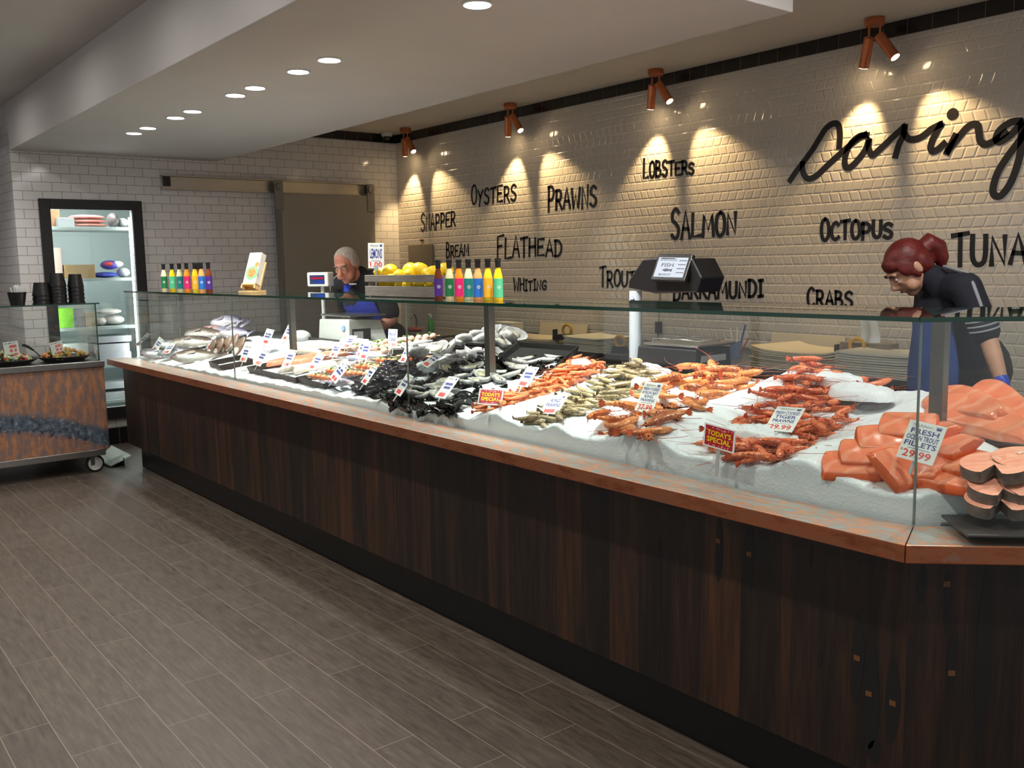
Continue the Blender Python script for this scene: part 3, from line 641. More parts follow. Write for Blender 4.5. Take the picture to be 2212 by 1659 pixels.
def prawn_mesh(curl, seed):
    """one prawn lying on its side, 1 unit long head to tail, spine curved in the XY plane"""
    rr = random.Random(seed); N = 22; body = MB(); pts = []; rad = []; ang = 0.12; x = y = 0.0
    prof = [(0, .010), (.05, .035), (.12, .062), (.25, .080), (.36, .084), (.40, .076), (.46, .080), (.52, .070), (.57, .074), (.63, .063), (.68, .066), (.74, .055), (.79, .056), (.85, .044), (.90, .044), (.96, .030), (1.0, .018)]
    for u, r in prof:
        pts.append((x, y, 0)); rad.append(r*1.32); du = 0.0
        k = prof.index((u, r)); nx = prof[min(k+1, len(prof)-1)][0]; du = nx-u
        a = ang if u < 0.38 else ang-curl*(u-0.38)/0.62
        x -= du*math.cos(a); y += du*math.sin(a)*1.0
    body.tube(pts, rad, 10, flat=0.8)
    # rostrum spike and eyes
    body.tube([(0.0, 0.01, 0), (0.09, 0.055, 0)], [0.012, 0.002], 5)
    body.cur = 1; body.ell((-0.06, -0.02, 0.036), (.018, .018, .018), 8, 6); body.ell((-0.06, -0.02, -0.036), (.018, .018, .018), 8, 6); body.cur = 0
    end = Vector(pts[-1]); d = (Vector(pts[-1])-Vector(pts[-3])).normalized(); up = Vector((0, 0, 1)); sd = d.cross(up)
    tail = MB()
    for sp_ in (-0.55, -0.2, 0.2, 0.55):
        dd = (d+up*sp_).normalized(); w = dd.cross(sd).normalized()
        a = end-d*0.02; tail.hull([a+w*.012+sd*.004, a+dd*.09+w*.034+sd*.004, a+dd*.16+sd*.003, a+dd*.09-w*.034+sd*.004, a-w*.012+sd*.004], [a+w*.012-sd*.004, a+dd*.09+w*.034-sd*.004, a+dd*.16-sd*.003, a+dd*.09-w*.034-sd*.004, a-w*.012-sd*.004])
    legs = MB()
    for i, (u, ln) in enumerate([(.16, .13), (.21, .15), (.26, .16), (.31, .14), (.36, .12), (.47, .075), (.55, .07), (.63, .065), (.71, .055), (.79, .045)]):
        k = min(range(len(prof)), key=lambda q: abs(prof[q][0]-u)); p = Vector(pts[k]); tg = (Vector(pts[min(k+1, len(pts)-1)])-Vector(pts[k-1])).normalized(); nn = Vector((tg.y, -tg.x, 0)); nn = nn if nn.y < 0 else -nn
        for s_ in (-1, 1):
            a = p+nn*rad[k]*0.7+up*s_*.02; m_ = a+nn*ln*0.6+up*s_*.03-tg*rr.uniform(-.02, .06); e = a+nn*ln*rr.uniform(.8, 1.0)-tg*rr.uniform(0.02, .12)
            legs.tube([a, m_, e], [.010, .008, .003], 4)
    feel = MB()
    for s_ in (-1, 1):
        q = [Vector((-0.01, -0.01, s_*.02))]; a = rr.uniform(-.5, .5)
        for k in range(7): a += rr.uniform(-.05, .35)*s_; q.append(q[-1]+Vector((math.cos(a)*.11, math.sin(a)*.11, .012)))
        feel.tube(q, [.006]*4+[.004]*4, 4)
    return body, tail, legs, feel
def prawn_protos(names, cols, n=4, curls=(0.5, 1.2, 2.0, 2.7)):
    P = []
    for i in range(n):
        bd, tl, lg, fl = prawn_mesh(curls[i % len(curls)], 11+i)
        P.append((bd.mesh('prawn', [cols[0], M_EYE], 180), tl.mesh('tail_fan', cols[1], 30), lg.mesh('legs', cols[2]), fl.mesh('feelers', cols[2])))
    return P
PR_RED = prawn_protos('r', (M_PR, M_PRT, M_LEG)); PR_KING = prawn_protos('k', (M_PB, M_PRT, M_LEG)); PR_TIG = prawn_protos('t', (M_PT, M_PRT, M_LEG)); PR_RAW = prawn_protos('g', (M_PG, M_PGT, M_LEGG), 4, (0.3, 0.7, 1.1, 1.6))
PN = {'small orange prawns': 'small_prawn', 'raw grey prawns': 'raw_prawn', 'cooked king prawns': 'king_prawn', 'cooked tiger prawns': 'tiger_prawn'}
def put_prawn(P, M, label, group, parts=True):
    bd, tl, lg, fl = P
    o = bpy.data.objects.new(PN[group], bd); COL.objects.link(o); o.matrix_world = M; tag(o, label, 'prawn', group)
    for nm, me in (('tail_fan', tl), ('legs', lg), ('feelers', fl)):
        c = bpy.data.objects.new(nm, me); COL.objects.link(c); c.parent = o
    return o
def quad_pts(q, n, dmin, rnd, inset=0.0):
    """spread points over a patch of the ice bed given by its four corners on the picture"""
    c = [surf(*p) for p in q]; out = []; tries = 0
    while len(out) < n and tries < n*60:
        tries += 1; u, v = rnd.uniform(inset, 1-inset), rnd.random(); p = c[0].lerp(c[1], u).lerp(c[3].lerp(c[2], u), v)
        if all((p.xy-o.xy).length > dmin for o in out): out.append(p)
    return out
def heap(protos, q, layers, size, label, group, seed, yaw=(0, 2*PI), skip=None):
    rnd = random.Random(seed)
    for k, (n, dz, dm) in enumerate(layers):
        for p in quad_pts(q, n, dm, rnd, .12):
            if skip and skip(p, rnd): continue
            z = zice(p.x, p.y, False)+dz+rnd.uniform(-.004, .006); a = rnd.uniform(*yaw); sz = rnd.uniform(*size)
            up = 1 if rnd.random() < .5 else -1
            M = Matrix.LocRotScale(Vector((p.x, p.y, z)), Euler((rnd.uniform(-.35, .35)+(0 if up > 0 else PI), rnd.uniform(-.22, .22), a)), Vector((sz, sz, sz)))
            M = M @ Matrix.Translation((0.45, -0.06, 0))
            put_prawn(rnd.choice(protos), M, label, group)
# ice slumped over the middle of a heap hides some prawns
def icy(cx, cy, r, keep=0.25): return lambda p, rnd: (p.x-cx)**2+((p.y-cy)*0.8)**2 < r*r and rnd.random() > keep
heap(PR_RED, [(1020, 893), (1092, 897), (1318, 797), (1236, 790)], [(60, .010, .040), (56, .028, .040), (20, .040, .055)], (.088, .105), 'small cooked orange prawn in the heap beside the black oyster trays', 'small orange prawns', 21)
heap(PR_RAW, [(1112, 913), (1222, 925), (1448, 822), (1352, 806)], [(48, .010, .044), (40, .026, .046), (12, .036, .06)], (.105, .125), 'raw grey-brown prawn in the heap between the two orange prawn heaps', 'raw grey prawns', 22, yaw=(-.6, .9))
heap(PR_KING, [(1290, 930), (1440, 968), (1645, 828), (1480, 806)], [(34, .014, .075), (18, .036, .10)], (.15, .18), 'large cooked king prawn in the heap beside the raw grey prawns', 'cooked king prawns', 23, skip=icy(-2.33, 2.62, .10))
heap(PR_TIG, [(1505, 968), (1722, 1008), (1945, 850), (1718, 822)], [(76, .012, .055), (60, .034, .058), (16, .048, .08)], (.115, .138), 'red-orange tiger prawn in the broad heap left of the trout fillets', 'cooked tiger prawns', 24, skip=icy(-1.70, 2.78, .13))
for i, (px, py, dz, a, s_) in enumerate([(1290, 918, .04, 1.9, .18), (1360, 905, .05, -.25, .2), (1425, 880, .05, 2.3, .18), (1525, 828, .045, 1.6, .18), (1570, 820, .045, .2, .17), (1575, 830, .035, .1, .17), (1395, 960, .035, -.5, .19), (1450, 925, .05, -.4, .2)]):
    p = surf(px, py); M = TR((p.x, p.y, p.z+dz), (0, 0, a), s_) @ Matrix.Translation((0.45, -0.06, 0)); put_prawn(PR_KING[i % 4], M, 'large cooked king prawn in the heap beside the raw grey prawns', 'cooked king prawns')
for i, (px, py, dz, a) in enumerate([(1668, 975, .03, .3), (1610, 978, .02, .1), (1700, 990, .03, -.7), (1640, 992, .01, .2)]):
    p = surf(px, py); M = TR((p.x, p.y, p.z+dz), (0, 0, a), .16) @ Matrix.Translation((0.45, -0.06, 0)); put_prawn(PR_TIG[(i+2) % 4], M, 'red-orange tiger prawn in the broad heap left of the trout fillets', 'cooked tiger prawns')
# ice thrown over the prawns
def lump(px, py, rx, ry, h, dz=.03):
    p = surf(px, py); b = MB(); rr = random.Random(int(px))
    def fn(u, v):
        a = 2*PI*u; r = v; x = p.x+rx*r*math.cos(a); y = p.y+ry*r*math.sin(a); k = max(0, 1-r**2.2)
        z = p.z+dz+h*k+(0.012*mnoise.noise(Vector((x*22, y*22, 9)))+.006*mnoise.noise(Vector((x*60, y*60, 2))))*(0.3+k) - 0.03*(r > .97)
        return (x, y, z)
    b.grid(fn, 36, 12); return b
lab = ['loose handful of ice over the orange prawn heap near the middle price card', 'loose ice thrown over the front of the king prawns', 'loose ice slumped across the middle of the king prawns', 'long handful of ice along the front of the tiger prawns', 'loose ice over the back of the tiger prawns', 'loose ice over the tiger prawns near the dark rear rail', 'loose ice at the back of the orange prawn heap', 'loose ice behind the card on the raw prawns']
for i, a in enumerate([(1125, 842, .05, .05, .02, .03), (1400, 930, .09, .035, .02, .03), (1470, 870, .10, .07, .015, .03), (1640, 955, .15, .05, .025, .03), (1860, 870, .12, .08, .02, .045), (1790, 842, .14, .06, .02, .05), (1255, 800, .06, .05, .02, .035), (1385, 838, .04, .05, .015, .03)]):
    o = obj('loose_ice', lump(*a), M_ICE, smooth=180); tag(o, lab[i], 'ice'); o['kind'] = 'stuff'

# ---------------------------------------------------------------- trout and salmon
def m_salmon(name, c1, c2, sc=9.0, rot=(0, 0, 0.6)):
    t = NT(name); v = t.coord('Object', rot=rot); w = t.n('ShaderNodeTexWave', wave_type='BANDS', bands_direction='X'); t.l(v, w.inputs['Vector'])
    w.inputs['Scale'].default_value = sc; w.inputs['Distortion'].default_value = 5.0; w.inputs['Detail'].default_value = 2.0; w.inputs['Detail Scale'].default_value = 1.5
    a = t.noise(t.coord('Object'), 14, 3); f = t.ramp(w.outputs['Fac'], [(0.72, (0, 0, 0)), (0.98, (1, 1, 1))])
    c = t.mix(t.math('MULTIPLY', f, 0.34), t.ramp(a, [(.3, c1), (.7, c2)]), rgb(246, 190, 158))
    t.bsdf(c, 0.26, 0, t.bump(w.outputs['Fac'], 0.12, 0.003)); return t.m
M_TROUT = m_salmon('ocean_trout_flesh', rgb(234, 122, 86), rgb(242, 146, 108), 5); M_TROUTS = mat('cut_trout_side', rgb(232, 104, 54), 0.3, var=0.15, vs=20)
M_CUT = m_salmon('salmon_cutlet_flesh', rgb(234, 156, 126), rgb(244, 184, 154), 14, (0, 0, 1.2)); M_SKIN = mat('dark_silver_fish_skin', rgb(104, 98, 90), 0.3, var=0.35, vs=60)
def portion(L, Wd, Hh, bend=.2, seed=0):
    """a skin-off fillet portion: domed top, thick one side, thin belly side"""
    rr = random.Random(seed); b = MB(); nu, nv = 22, 14
    def top(u, v):
        s = (u-.5)*2; w = (v-.5)*2; e = (1-abs(s)**10)*(1-abs(w)**8); x = L*.5*s*(1-.10*w*w); y = Wd*.5*w*(1-.08*s*s)
        z = Hh*(0.30+0.70*(max(0, 1-((w+.25)/1.3)**2)))*max(0, e)**.16+bend*.1*s*s*L+.004*mnoise.noise(Vector((x*30+seed, y*30, 1)))*e
        return (x, y, z)
    b.grid(top, nu, nv); o = len(b.v); nb = len(b.f)
    b.grid(lambda u, v: (top(u, v)[0]*.97, top(u, v)[1]*.97, bend*.1*((u-.5)*2)**2*L-.004), nu, nv)
    ring = [i for i in range(nu+1)]+[(j*(nu+1)+nu) for j in range(1, nv+1)]+[nv*(nu+1)+i for i in range(nu-1, -1, -1)]+[j*(nu+1) for j in range(nv-1, 0, -1)]
    b.cur = 1
    for k in range(len(ring)): a, c = ring[k], ring[(k+1) % len(ring)]; b.f.append((a, o+a, o+c, c)); b.mi.append(1)
    for k, f in enumerate(b.f[:nb]):
        if k % nu in (0, nu-1) or k//nu in (0, nv-1): b.mi[k] = 1
    return b
tl = [(1842, 1008, .010, .17, .12, 28, .55, 'lowest on the left side of the pile'), (1880, 983, .035, .17, .12, 30, .6, 'second up on the left side of the pile'), (1916, 952, .060, .17, .12, 34, .6, 'third up on the left side, against the price card'), (1962, 925, .085, .16, .12, 20, .6, 'at the top of the pile behind the price card'),
      (1938, 1014, .020, .14, .14, 80, .75, 'hanging over the front of the pile below the price card'), (2000, 1012, .018, .14, .12, -10, .6, 'in front right of the price card'), (2068, 1036, .008, .18, .12, -8, .5, 'lowest on the right side of the pile'), (2068, 1002, .035, .17, .12, -16, .55, 'second up on the right side of the pile'), (2058, 968, .060, .16, .11, -30, .6, 'third up on the right side of the pile'), (2036, 938, .075, .13, .09, -45, .6, 'small and high on the right of the price card')]
for i, (px, py, dz, L, w, a, tx, wh) in enumerate(tl):
    p = lift(px, py, dz); o = obj('trout_fillet', portion(L, w, .026, .10, i), [M_TROUT, M_TROUTS], smooth=60); o.matrix_world = TR(p, (tx, -.05, R(a)))
    tag(o, 'orange trout fillet portion '+wh, 'fish fillet', 'ocean trout portions')
b = MB()
def mound(u, v):
    a = 2*PI*u; p0 = lift(1975, 985, 0); x = p0.x+.24*v*math.cos(a); y = p0.y+.06+.20*v*math.sin(a); h_ = .075*(1-v**2); return (x, y, zs0(x, y)+h_-.03+.006*mnoise.noise(Vector((x*30, y*30, 5))))
b.grid(mound, 40, 12); o = obj('loose_ice', b, M_ICE, smooth=180); tag(o, 'mound of ice holding up the trout fillet portions', 'ice'); o['kind'] = 'stuff'
obj_bd = MB().cbox((0, 0, 0), (.16, .10, .004)); p = surf(2000, 1040); o = obj('serving_slip', obj_bd, M_WHITE); o.matrix_world = TR((p.x-.05, p.y+.01, zice(p.x, p.y, False)-.006), (0.1, 0, .3)); tag(o, 'white plastic slip sticking out under the trout portions', 'slip')
def side(L, Wd, Hh, seed):
    """whole side of salmon: broad shoulder, tapering tail"""
    b = MB(); nu, nv = 34, 14
    def top(u, v):
        w = (v-.5)*2; hw = Wd*.5*(math.sin(min(1, u*3.2+.25)*PI/2)**.8)*(1-.72*u**2.2); x = L*(u-.5)+.01*mnoise.noise(Vector((u*3, v*3, seed))); y = hw*w+.02*math.sin(u*3+seed)
        z = Hh*(1-.55*u)*(max(0, 1-abs(w)**7))**.4*(max(0, 1-abs(2*u-1)**16))**.4+.006*mnoise.noise(Vector((x*14, y*14, seed)))
        return (x, y, z)
    b.grid(top, nu, nv); o = len(b.v); b.grid(lambda u, v: (top(u, v)[0], top(u, v)[1]*.98, -.006), nu, nv); b.cur = 1
    ring = [i for i in range(nu+1)]+[(j*(nu+1)+nu) for j in range(1, nv+1)]+[nv*(nu+1)+i for i in range(nu-1, -1, -1)]+[j*(nu+1) for j in range(nv-1, 0, -1)]
    for k in range(len(ring)): a, c = ring[k], ring[(k+1) % len(ring)]; b.f.append((a, o+a, o+c, c)); b.mi.append(1)
    return b
M_SIDE = m_salmon('salmon_side_flesh', rgb(234, 122, 84), rgb(242, 146, 106), 4, (0, 0, .3))
for i, (px, py, L, w, a, dz, wh) in enumerate([(2118, 918, .40, .17, -26, .025, 'front of the three, just right of the steel post'), (2178, 890, .38, .16, -30, .04, 'behind the front one, under the dark skin line'), (2225, 912, .38, .15, -22, .02, 'cut by the edge of the picture'), (2088, 884, .34, .16, -40, .045, 'at the back left, standing highest beside the steel post')]):
    p = lift(px, py, dz); o = obj("salmon_fillet", side(L, w, .045, i*1.7), [M_SIDE, M_SKIN], smooth=70); o.matrix_world = TR(p, (.55, .05, R(a)))
    tag(o, 'whole orange salmon side '+wh, 'fish fillet', 'salmon sides')
def cutlet(seed):
    N = 36; out = []
    for k in range(N):
        a = 2*PI*k/N-PI/2; r = .068*(1+.10*math.cos(2*a))
        x = r*1.05*math.cos(a); y = r*.95*math.sin(a)
        g = math.exp(-((a+PI/2)/.22)**2) if a < 0 else math.exp(-((a-3*PI/2)/.22)**2)
        y += .05*g; out.append((x, y))
    b = MB(); b.prism(out, 0, .030); b.mi[-(N+1)] = 0
    b.mi = [1]+[0]+[1]*N if len(b.mi) == N+2 else b.mi
    b.cur = 2; b.tube([(-.012, .018, .0301), (0, .024, .031), (.012, .018, .0301)], .004, 6)
    return b
M_BONE = mat('pale_backbone', rgb(232, 208, 186), 0.5)
cm = cutlet(0).mesh('salmon_cutlet', [M_CUT, M_SKIN, M_BONE], 40)
for px, py, dz, a, wh in [(2162, 1078, .0, 25, 'lowest in the near stack'), (2168, 1048, .030, 35, 'middle of the near stack'), (2152, 1002, .075, 15, 'on top of the near stack'), (2228, 1050, .02, 60, 'lower one at the edge of the picture'), (2214, 990, .075, 50, 'upper one at the edge of the picture')]:
    p = lift(px, py, dz); o = bpy.data.objects.new('salmon_cutlet', cm); COL.objects.link(o); o.matrix_world = TR((p.x, p.y, p.z-.025), (.28, -.04, R(a)), 1.0); tag(o, 'pink salmon cutlet, '+wh, 'fish cutlet', 'salmon cutlets')
M_TRAYD = mat('dark_grey_tray', rgb(58, 58, 56), 0.4)
p = surf(2170, 1110); o = obj('serving_tray', MB().prism([(-.12, -.02), (.16, -.02), (.16, .16), (-.12, .16)], 0, .008), M_TRAYD, bevel=.003); o.matrix_world = TR((p.x+.02, p.y+.03, p.z-.055), (0, 0, R(45))); tag(o, 'dark flat tray under the salmon cutlets', 'tray')

# ---------------------------------------------------------------- whole fish on the left
def fish_mesh(cols):
    """whole fish 1 unit long lying on its side (X head to tail), belly towards -Y"""
    b = MB(); N = 20; nr = 14; prof = [(0, .004, .004), (.03, .04, .025), (.08, .085, .045), (.15, .13, .062), (.25, .168, .075), (.36, .178, .078), (.48, .165, .070), (.6, .135, .056), (.7, .10, .042), (.78, .068, .030), (.84, .046, .02), (.88, .040, .014)]
    vs = []
    for u, h, t_ in prof:
        for k in range(nr): a = 2*PI*k/nr; vs.append((u-.5, h*math.cos(a)*(1.05 if math.cos(a) > 0 else .95), t_*math.sin(a)))
    m = len(prof); b.add(vs, [(i*nr+k, i*nr+(k+1) % nr, (i+1)*nr+(k+1) % nr, (i+1)*nr+k) for i in range(m-1) for k in range(nr)]+[tuple(range(nr-1, -1, -1)), tuple(range((m-1)*nr, m*nr))])
    tail = MB().hull([(.37, .035, .004), (.50, .15, .004), (.47, .05, .003), (.455, 0, .003), (.47, -.05, .003), (.50, -.15, .004), (.37, -.035, .004)], [(.37, .035, -.004), (.50, .15, -.004), (.47, .05, -.003), (.455, 0, -.003), (.47, -.05, -.003), (.50, -.15, -.004), (.37, -.035, -.004)])
    fins = MB()
    for pl in ([(-.25, .165), (-.16, .235), (-.02, .22), (.12, .19), (.24, .12), (.22, .09), (0, .14)], [(-.12, -.16), (-.06, -.22), (.0, -.15)], [(.05, -.14), (.12, -.19), (.22, -.10), (.18, -.085)]):
        fins.hull([(x, y, .004) for x, y in pl], [(x, y, -.004) for x, y in pl])
    fins.hull([(-.24, -.03, .074), (-.10, .01, .10), (-.08, -.05, .10), (-.2, -.07, .078)], [(-.24, -.03, .07), (-.10, .01, .094), (-.08, -.05, .094), (-.2, -.07, .072)])
    eye = MB().ell((-.385, .035, .045), (.020, .020, .012), 12, 8)
    eye.cur = 1; eye.ell((-.385, .035, .053), (.011, .011, .007), 10, 6)
    return b, tail, fins, eye
def fishmat(name, back, flank, belly):
    t = NT(name); tc = t.n('ShaderNodeTexCoord'); sp = t.n('ShaderNodeSeparateXYZ'); t.l(tc.outputs['Object'], sp.inputs[0])
    a = t.noise(t.coord('Object', scale=(1, 1, 1)), 9, 4); f = t.math('ADD', t.math('MULTIPLY', sp.outputs[1], 2.6), t.math('MULTIPLY', a, 0.5))
    c = t.ramp(f, [(.02, belly), (.25, flank), (.55, back)]); vo = t.n('ShaderNodeTexVoronoi'); t.l(t.coord('Object'), vo.inputs['Vector']); vo.inputs['Scale'].default_value = 55
    t.bsdf(c, 0.2, 0.25, t.bump(vo.outputs['Distance'], 0.25, 0.01)); return t.m
M_FEYE = mat('fish_eye_ring', rgb(200, 180, 120), 0.2, 0.3)
FK = {'snapper': fishmat('pink_snapper_skin', rgb(160, 92, 84), rgb(206, 160, 156), rgb(236, 226, 226)), 'bream': fishmat('grey_bream_skin', rgb(84, 78, 84), rgb(150, 146, 156), rgb(232, 232, 238)), 'flathead': fishmat('brown_mottled_skin', rgb(82, 64, 54), rgb(132, 112, 100), rgb(228, 222, 216)), 'silver': fishmat('silver_fish_skin', rgb(70, 70, 96), rgb(176, 170, 196), rgb(244, 242, 250))}
fb, ft, ff, fe = fish_mesh(None); FP = {}
for k, m_ in FK.items():
    FP[k] = (fb.mesh('whole_fish', m_, 180), ft.mesh('tail', m_, 30), ff.mesh('fins', m_, 30), fe.mesh('eye', [M_FEYE, M_EYE], 180))
def put_fish(kind, px, py, L, a, dz, label, tilt=(0.1, 0)):
    p = surf(px, py); me = FP[kind]; o = bpy.data.objects.new('whole_fish', me[0]); COL.objects.link(o)
    o.matrix_world = TR((max(p.x, -7.42), min(p.y, 2.95), p.z+dz+.02), (tilt[0]+.35, tilt[1], R(a)), (L, L*1.05, L*1.25)); tag(o, label, 'fish', 'whole fish on the far end of the ice')
    for nm, m_ in zip(('tail', 'fins', 'eye'), me[1:]): c = bpy.data.objects.new(nm, m_); COL.objects.link(c); c.parent = o
for a in [('bream', 300, 760, .30, 120, .0, 'grey whole fish at the very end of the case by the glass corner'), ('snapper', 332, 742, .32, 60, .02, 'pink whole fish behind the first price cards at the end of the case'), ('bream', 352, 768, .30, 75, .0, 'grey whole fish below the leaning price card'), ('bream', 372, 752, .34, 70, .02, 'brown-backed grey fish with a pale belly behind the third price card'),
          ('bream', 395, 768, .36, 66, .0, 'grey fish with its head towards the front glass, right of the third price card'), ('flathead', 432, 775, .40, 72, .0, 'long brown mottled fish with its head poking out of the ice'), ('snapper', 372, 722, .38, 40, .06, 'pink fish at the back left of the fish pile'), ('flathead', 410, 735, .46, 35, .05, 'large brown fish across the middle of the fish pile'),
          ('silver', 405, 716, .44, 20, .10, 'violet-silver fish on top of the pile beside the steel post'), ('silver', 448, 722, .48, 12, .09, 'bright silver fish lying behind the edge-on price card'), ('silver', 470, 735, .46, 18, .05, 'silver fish with white flank in the middle of the pile'), ('silver', 480, 712, .40, 8, .09, 'dark violet fish at the back right of the pile'),
          ('flathead', 425, 750, .42, 50, .02, 'brown fish with white belly lying on the bare ice'), ('snapper', 500, 722, .34, 5, .08, 'reddish fish at the back near the white card'), ('silver', 510, 738, .36, 20, .05, 'small silver fish behind the row of brown fish tails')]: put_fish(*a)
# fillets with brown skin standing in the ice (five), the black trays and what is in them
M_WFIL = mat('white_fish_fillet', rgb(236, 222, 208), 0.3, var=0.08, vs=12); M_BRSK = mat('brown_fillet_skin', rgb(132, 100, 84), 0.35, var=0.2, vs=30)
for i, (px, py, wh) in enumerate([(457, 768, 'leftmost of the five standing in the ice'), (472, 766, 'second from the left of the five standing in the ice'), (487, 762, 'third of the five standing in the ice'), (505, 756, 'tallest, fourth of the five standing in the ice'), (518, 764, 'rightmost of the five standing in the ice')]):
    p = surf(px, py); b = MB(); b.ell((0, 0, 0), (.040, .014, .085), 14, 9); o = obj('skin_on_fillet', b, M_BRSK, smooth=180); o.matrix_world = TR((p.x, p.y, p.z+.05), (-.6, .15*(i % 3-1), .25)); obj('white_flesh', MB().ell((0, -.010, -.045), (.028, .012, .035), 12, 8), M_WFIL, o, smooth=180)
    tag(o, 'brown-skinned fish fillet, '+wh, 'fish fillet', 'brown skinned fillets')
def tray(name, c, L, Wd, Hh, rz, label, m_=M_BLACKM, tilt=0):
    b = MB(); t_ = .004
    ou = [(-L/2, -Wd/2), (L/2, -Wd/2), (L/2, Wd/2), (-L/2, Wd/2)]
    b.hull([(x*.94, y*.94, 0) for x, y in ou], [(x, y, Hh) for x, y in ou])
    b.f.pop(-5); b.mi.pop()
    i0 = [(x*.92, y*.92, t_) for x, y in ou]; i1 = [(x*.97, y*.97, Hh) for x, y in ou]; o = len(b.v); b.v += i0+i1
    b.f += [(o, o+1, o+2, o+3)]+[(o+(k+1) % 4, o+k, o+4+k, o+4+(k+1) % 4) for k in range(4)]+[(o-4+k, o-4+(k+1) % 4, o+4+(k+1) % 4, o+4+k) for k in range(4)]; b.mi += [0]*9
    ob = obj(name, b, m_); ob.matrix_world = TR(c, (tilt, 0, rz)); return tag(ob, label, 'tray')
def on_tray(T, u, v, z=0): return T.matrix_world @ Vector((u, v, z))
def flank(px0, py0, px1, py1, depth, h, label, dz=.0):
    """black tray whose front edge runs between two picture points on the ice, going back by depth"""
    a = surf(px0, py0); c = surf(px1, py1); L = (c.xy-a.xy).length; rz = math.atan2(c.y-a.y, c.x-a.x); mid = (a+c)/2; n = Vector((-math.sin(rz), math.cos(rz), 0))
    q = mid+n*depth/2; return tray('food_tray', (q.x, q.y, min(a.z, c.z)-.012+dz), L, depth, h, rz, label, tilt=.13), L
T1, L1 = flank(452, 786, 476, 797, .22, .05, 'small black tray standing on edge by the ice-packed fillets')
T2, L2 = flank(535, 800, 640, 824, .62, .075, 'black tray holding the salmon and white fillets'); T3, L3 = flank(642, 822, 700, 838, .62, .075, 'black tray holding the chopped octopus and salmon skewers')
M_PALE = m_salmon('pale_salmon_flesh', rgb(232, 134, 104), rgb(240, 160, 130), 8, (0, 0, 1.2)); M_DKF = mat('dark_smoked_fillet', rgb(112, 62, 44), 0.3, var=0.3, vs=20)
for i, (T, u, v, L, w, m_, rz, wh) in enumerate([(T2, -.40*L2, .05, .5, .09, M_PALE, 1.45, 'long salmon fillet at the left of the black tray'), (T2, -.18*L2, .12, .45, .09, M_PALE, 1.5, 'salmon fillet beside the long one, behind the second small card'), (T2, .05*L2, -.05, .42, .07, M_WFIL, 1.5, 'white fillet with a curled edge in the black tray'), (T2, .17*L2, .0, .42, .07, M_WFIL, 1.5, 'second white fillet, touching the chopped octopus'), (T2, -.05*L2, .2, .3, .08, M_DKF, 1.4, 'dark brown fillet at the back of the black tray')]):
    o = obj('fish_fillet', side(L, w, .03, i), [m_, m_], smooth=70); o.matrix_world = T.matrix_world @ TR((u, v, .062), (0, 0, rz)); tag(o, wh, 'fish fillet')
for i, (px, py, L, a, wh) in enumerate([(700, 752, .30, 20, 'pale fillet lying flat behind the trays'), (735, 757, .30, 25, 'white fillet in front of the red-printed card'), (775, 750, .34, 15, 'thick white fillet below the card that leans furthest'), (660, 765, .3, 20, 'white fillet behind the chopped octopus'), (790, 760, .26, 30, 'cream fillet behind the twin cards')]):
    p = surf(px, py); o = obj('white_fillet', side(L, .11, .035, 5+i), [M_WFIL, M_WFIL], smooth=70); o.matrix_world = TR((p.x, p.y, p.z+.02), (.1, 0, R(a))); tag(o, wh, 'fish fillet', 'white fillets')
# chopped octopus: countable cubes
M_OCT = wetmat('octopus_pieces', rgb(226, 206, 190), rgb(112, 56, 50), 20); rn = random.Random(5); om = [MB().ell((0, 0, 0), (.016+.006*(k % 2), .013, .010), 9, 6).mesh('octopus_piece', M_OCT, 180) for k in range(3)]
for k in range(64):
    u = rn.uniform(-.48, -.05) if k < 44 else rn.uniform(-.05, .1); v = rn.uniform(-.26, .15); q = on_tray(T3, u*L3*.95, v, .07+rn.uniform(-.008, .02)); o = bpy.data.objects.new('octopus_piece', om[k % 3]); COL.objects.link(o); o.matrix_world = TR(q, (rn.uniform(-1, 1), rn.uniform(-1, 1), rn.uniform(0, 6))); tag(o, 'mottled chunk of chopped octopus between the white fillets and the skewers', 'seafood piece', 'chopped octopus')
# skewers
M_STICK = mat('bamboo_stick', rgb(206, 176, 126), 0.6); M_SKS = m_salmon('skewered_salmon', rgb(230, 122, 74), rgb(242, 156, 112), 16); M_HERB = mat('green_herb_leaf', rgb(70, 112, 44), 0.5, var=0.3, vs=40); M_PRN = wetmat('peeled_prawn', rgb(232, 206, 186), rgb(206, 160, 138), 20)
def skewer(root_m, M, label, group, green=True, n=5, L=.24):
    t = thing('skewer', label, 'skewer', group=group, M=M)
    obj('stick', MB().cyl((-L/2-.05, 0, 0), (L/2+.02, 0, 0), .0022, n=6), M_STICK, t)
    for k in range(n): obj('seafood_chunk', MB().ell(((k-(n-1)/2)*L/n, 0, 0), (L/n*.48, .024, .020), 12, 8), root_m, t, smooth=180)
    if green:
        b = MB()
        for k in range(3): b.ell(((k-1)*L/3.2, .008, .019), (.018, .012, .006), 8, 5, Euler((.4, .3*k, k)).to_matrix())
        obj('herbs', b, M_HERB, t)
    return t
rn = random.Random(9); p0s = thing
for k in range(9):
    u = .12+(k % 4)*.10; v = -.24+.075*k; q = on_tray(T3, u*L3, min(v, .28), .08+.018*(k % 2)); skewer(M_SKS, TR(q, (0, .05, .35+rn.uniform(-.15, .15)), .8), 'orange salmon skewer with green herbs in the black tray under the leaning cards', 'salmon skewers')
for k, (px, py) in enumerate([(815, 757), (832, 757), (850, 757), (868, 757), (888, 752), (905, 750), (822, 765), (842, 766), (795, 768), (862, 766)]):
    p = surf(px, py); skewer(M_PRN, TR((p.x, p.y, p.z+.035+.012*(k % 3)), (0, -.1, .75+rn.uniform(-.2, .2)), .95), 'pale prawn skewer with green herbs around the upright blue-printed card', 'prawn skewers')
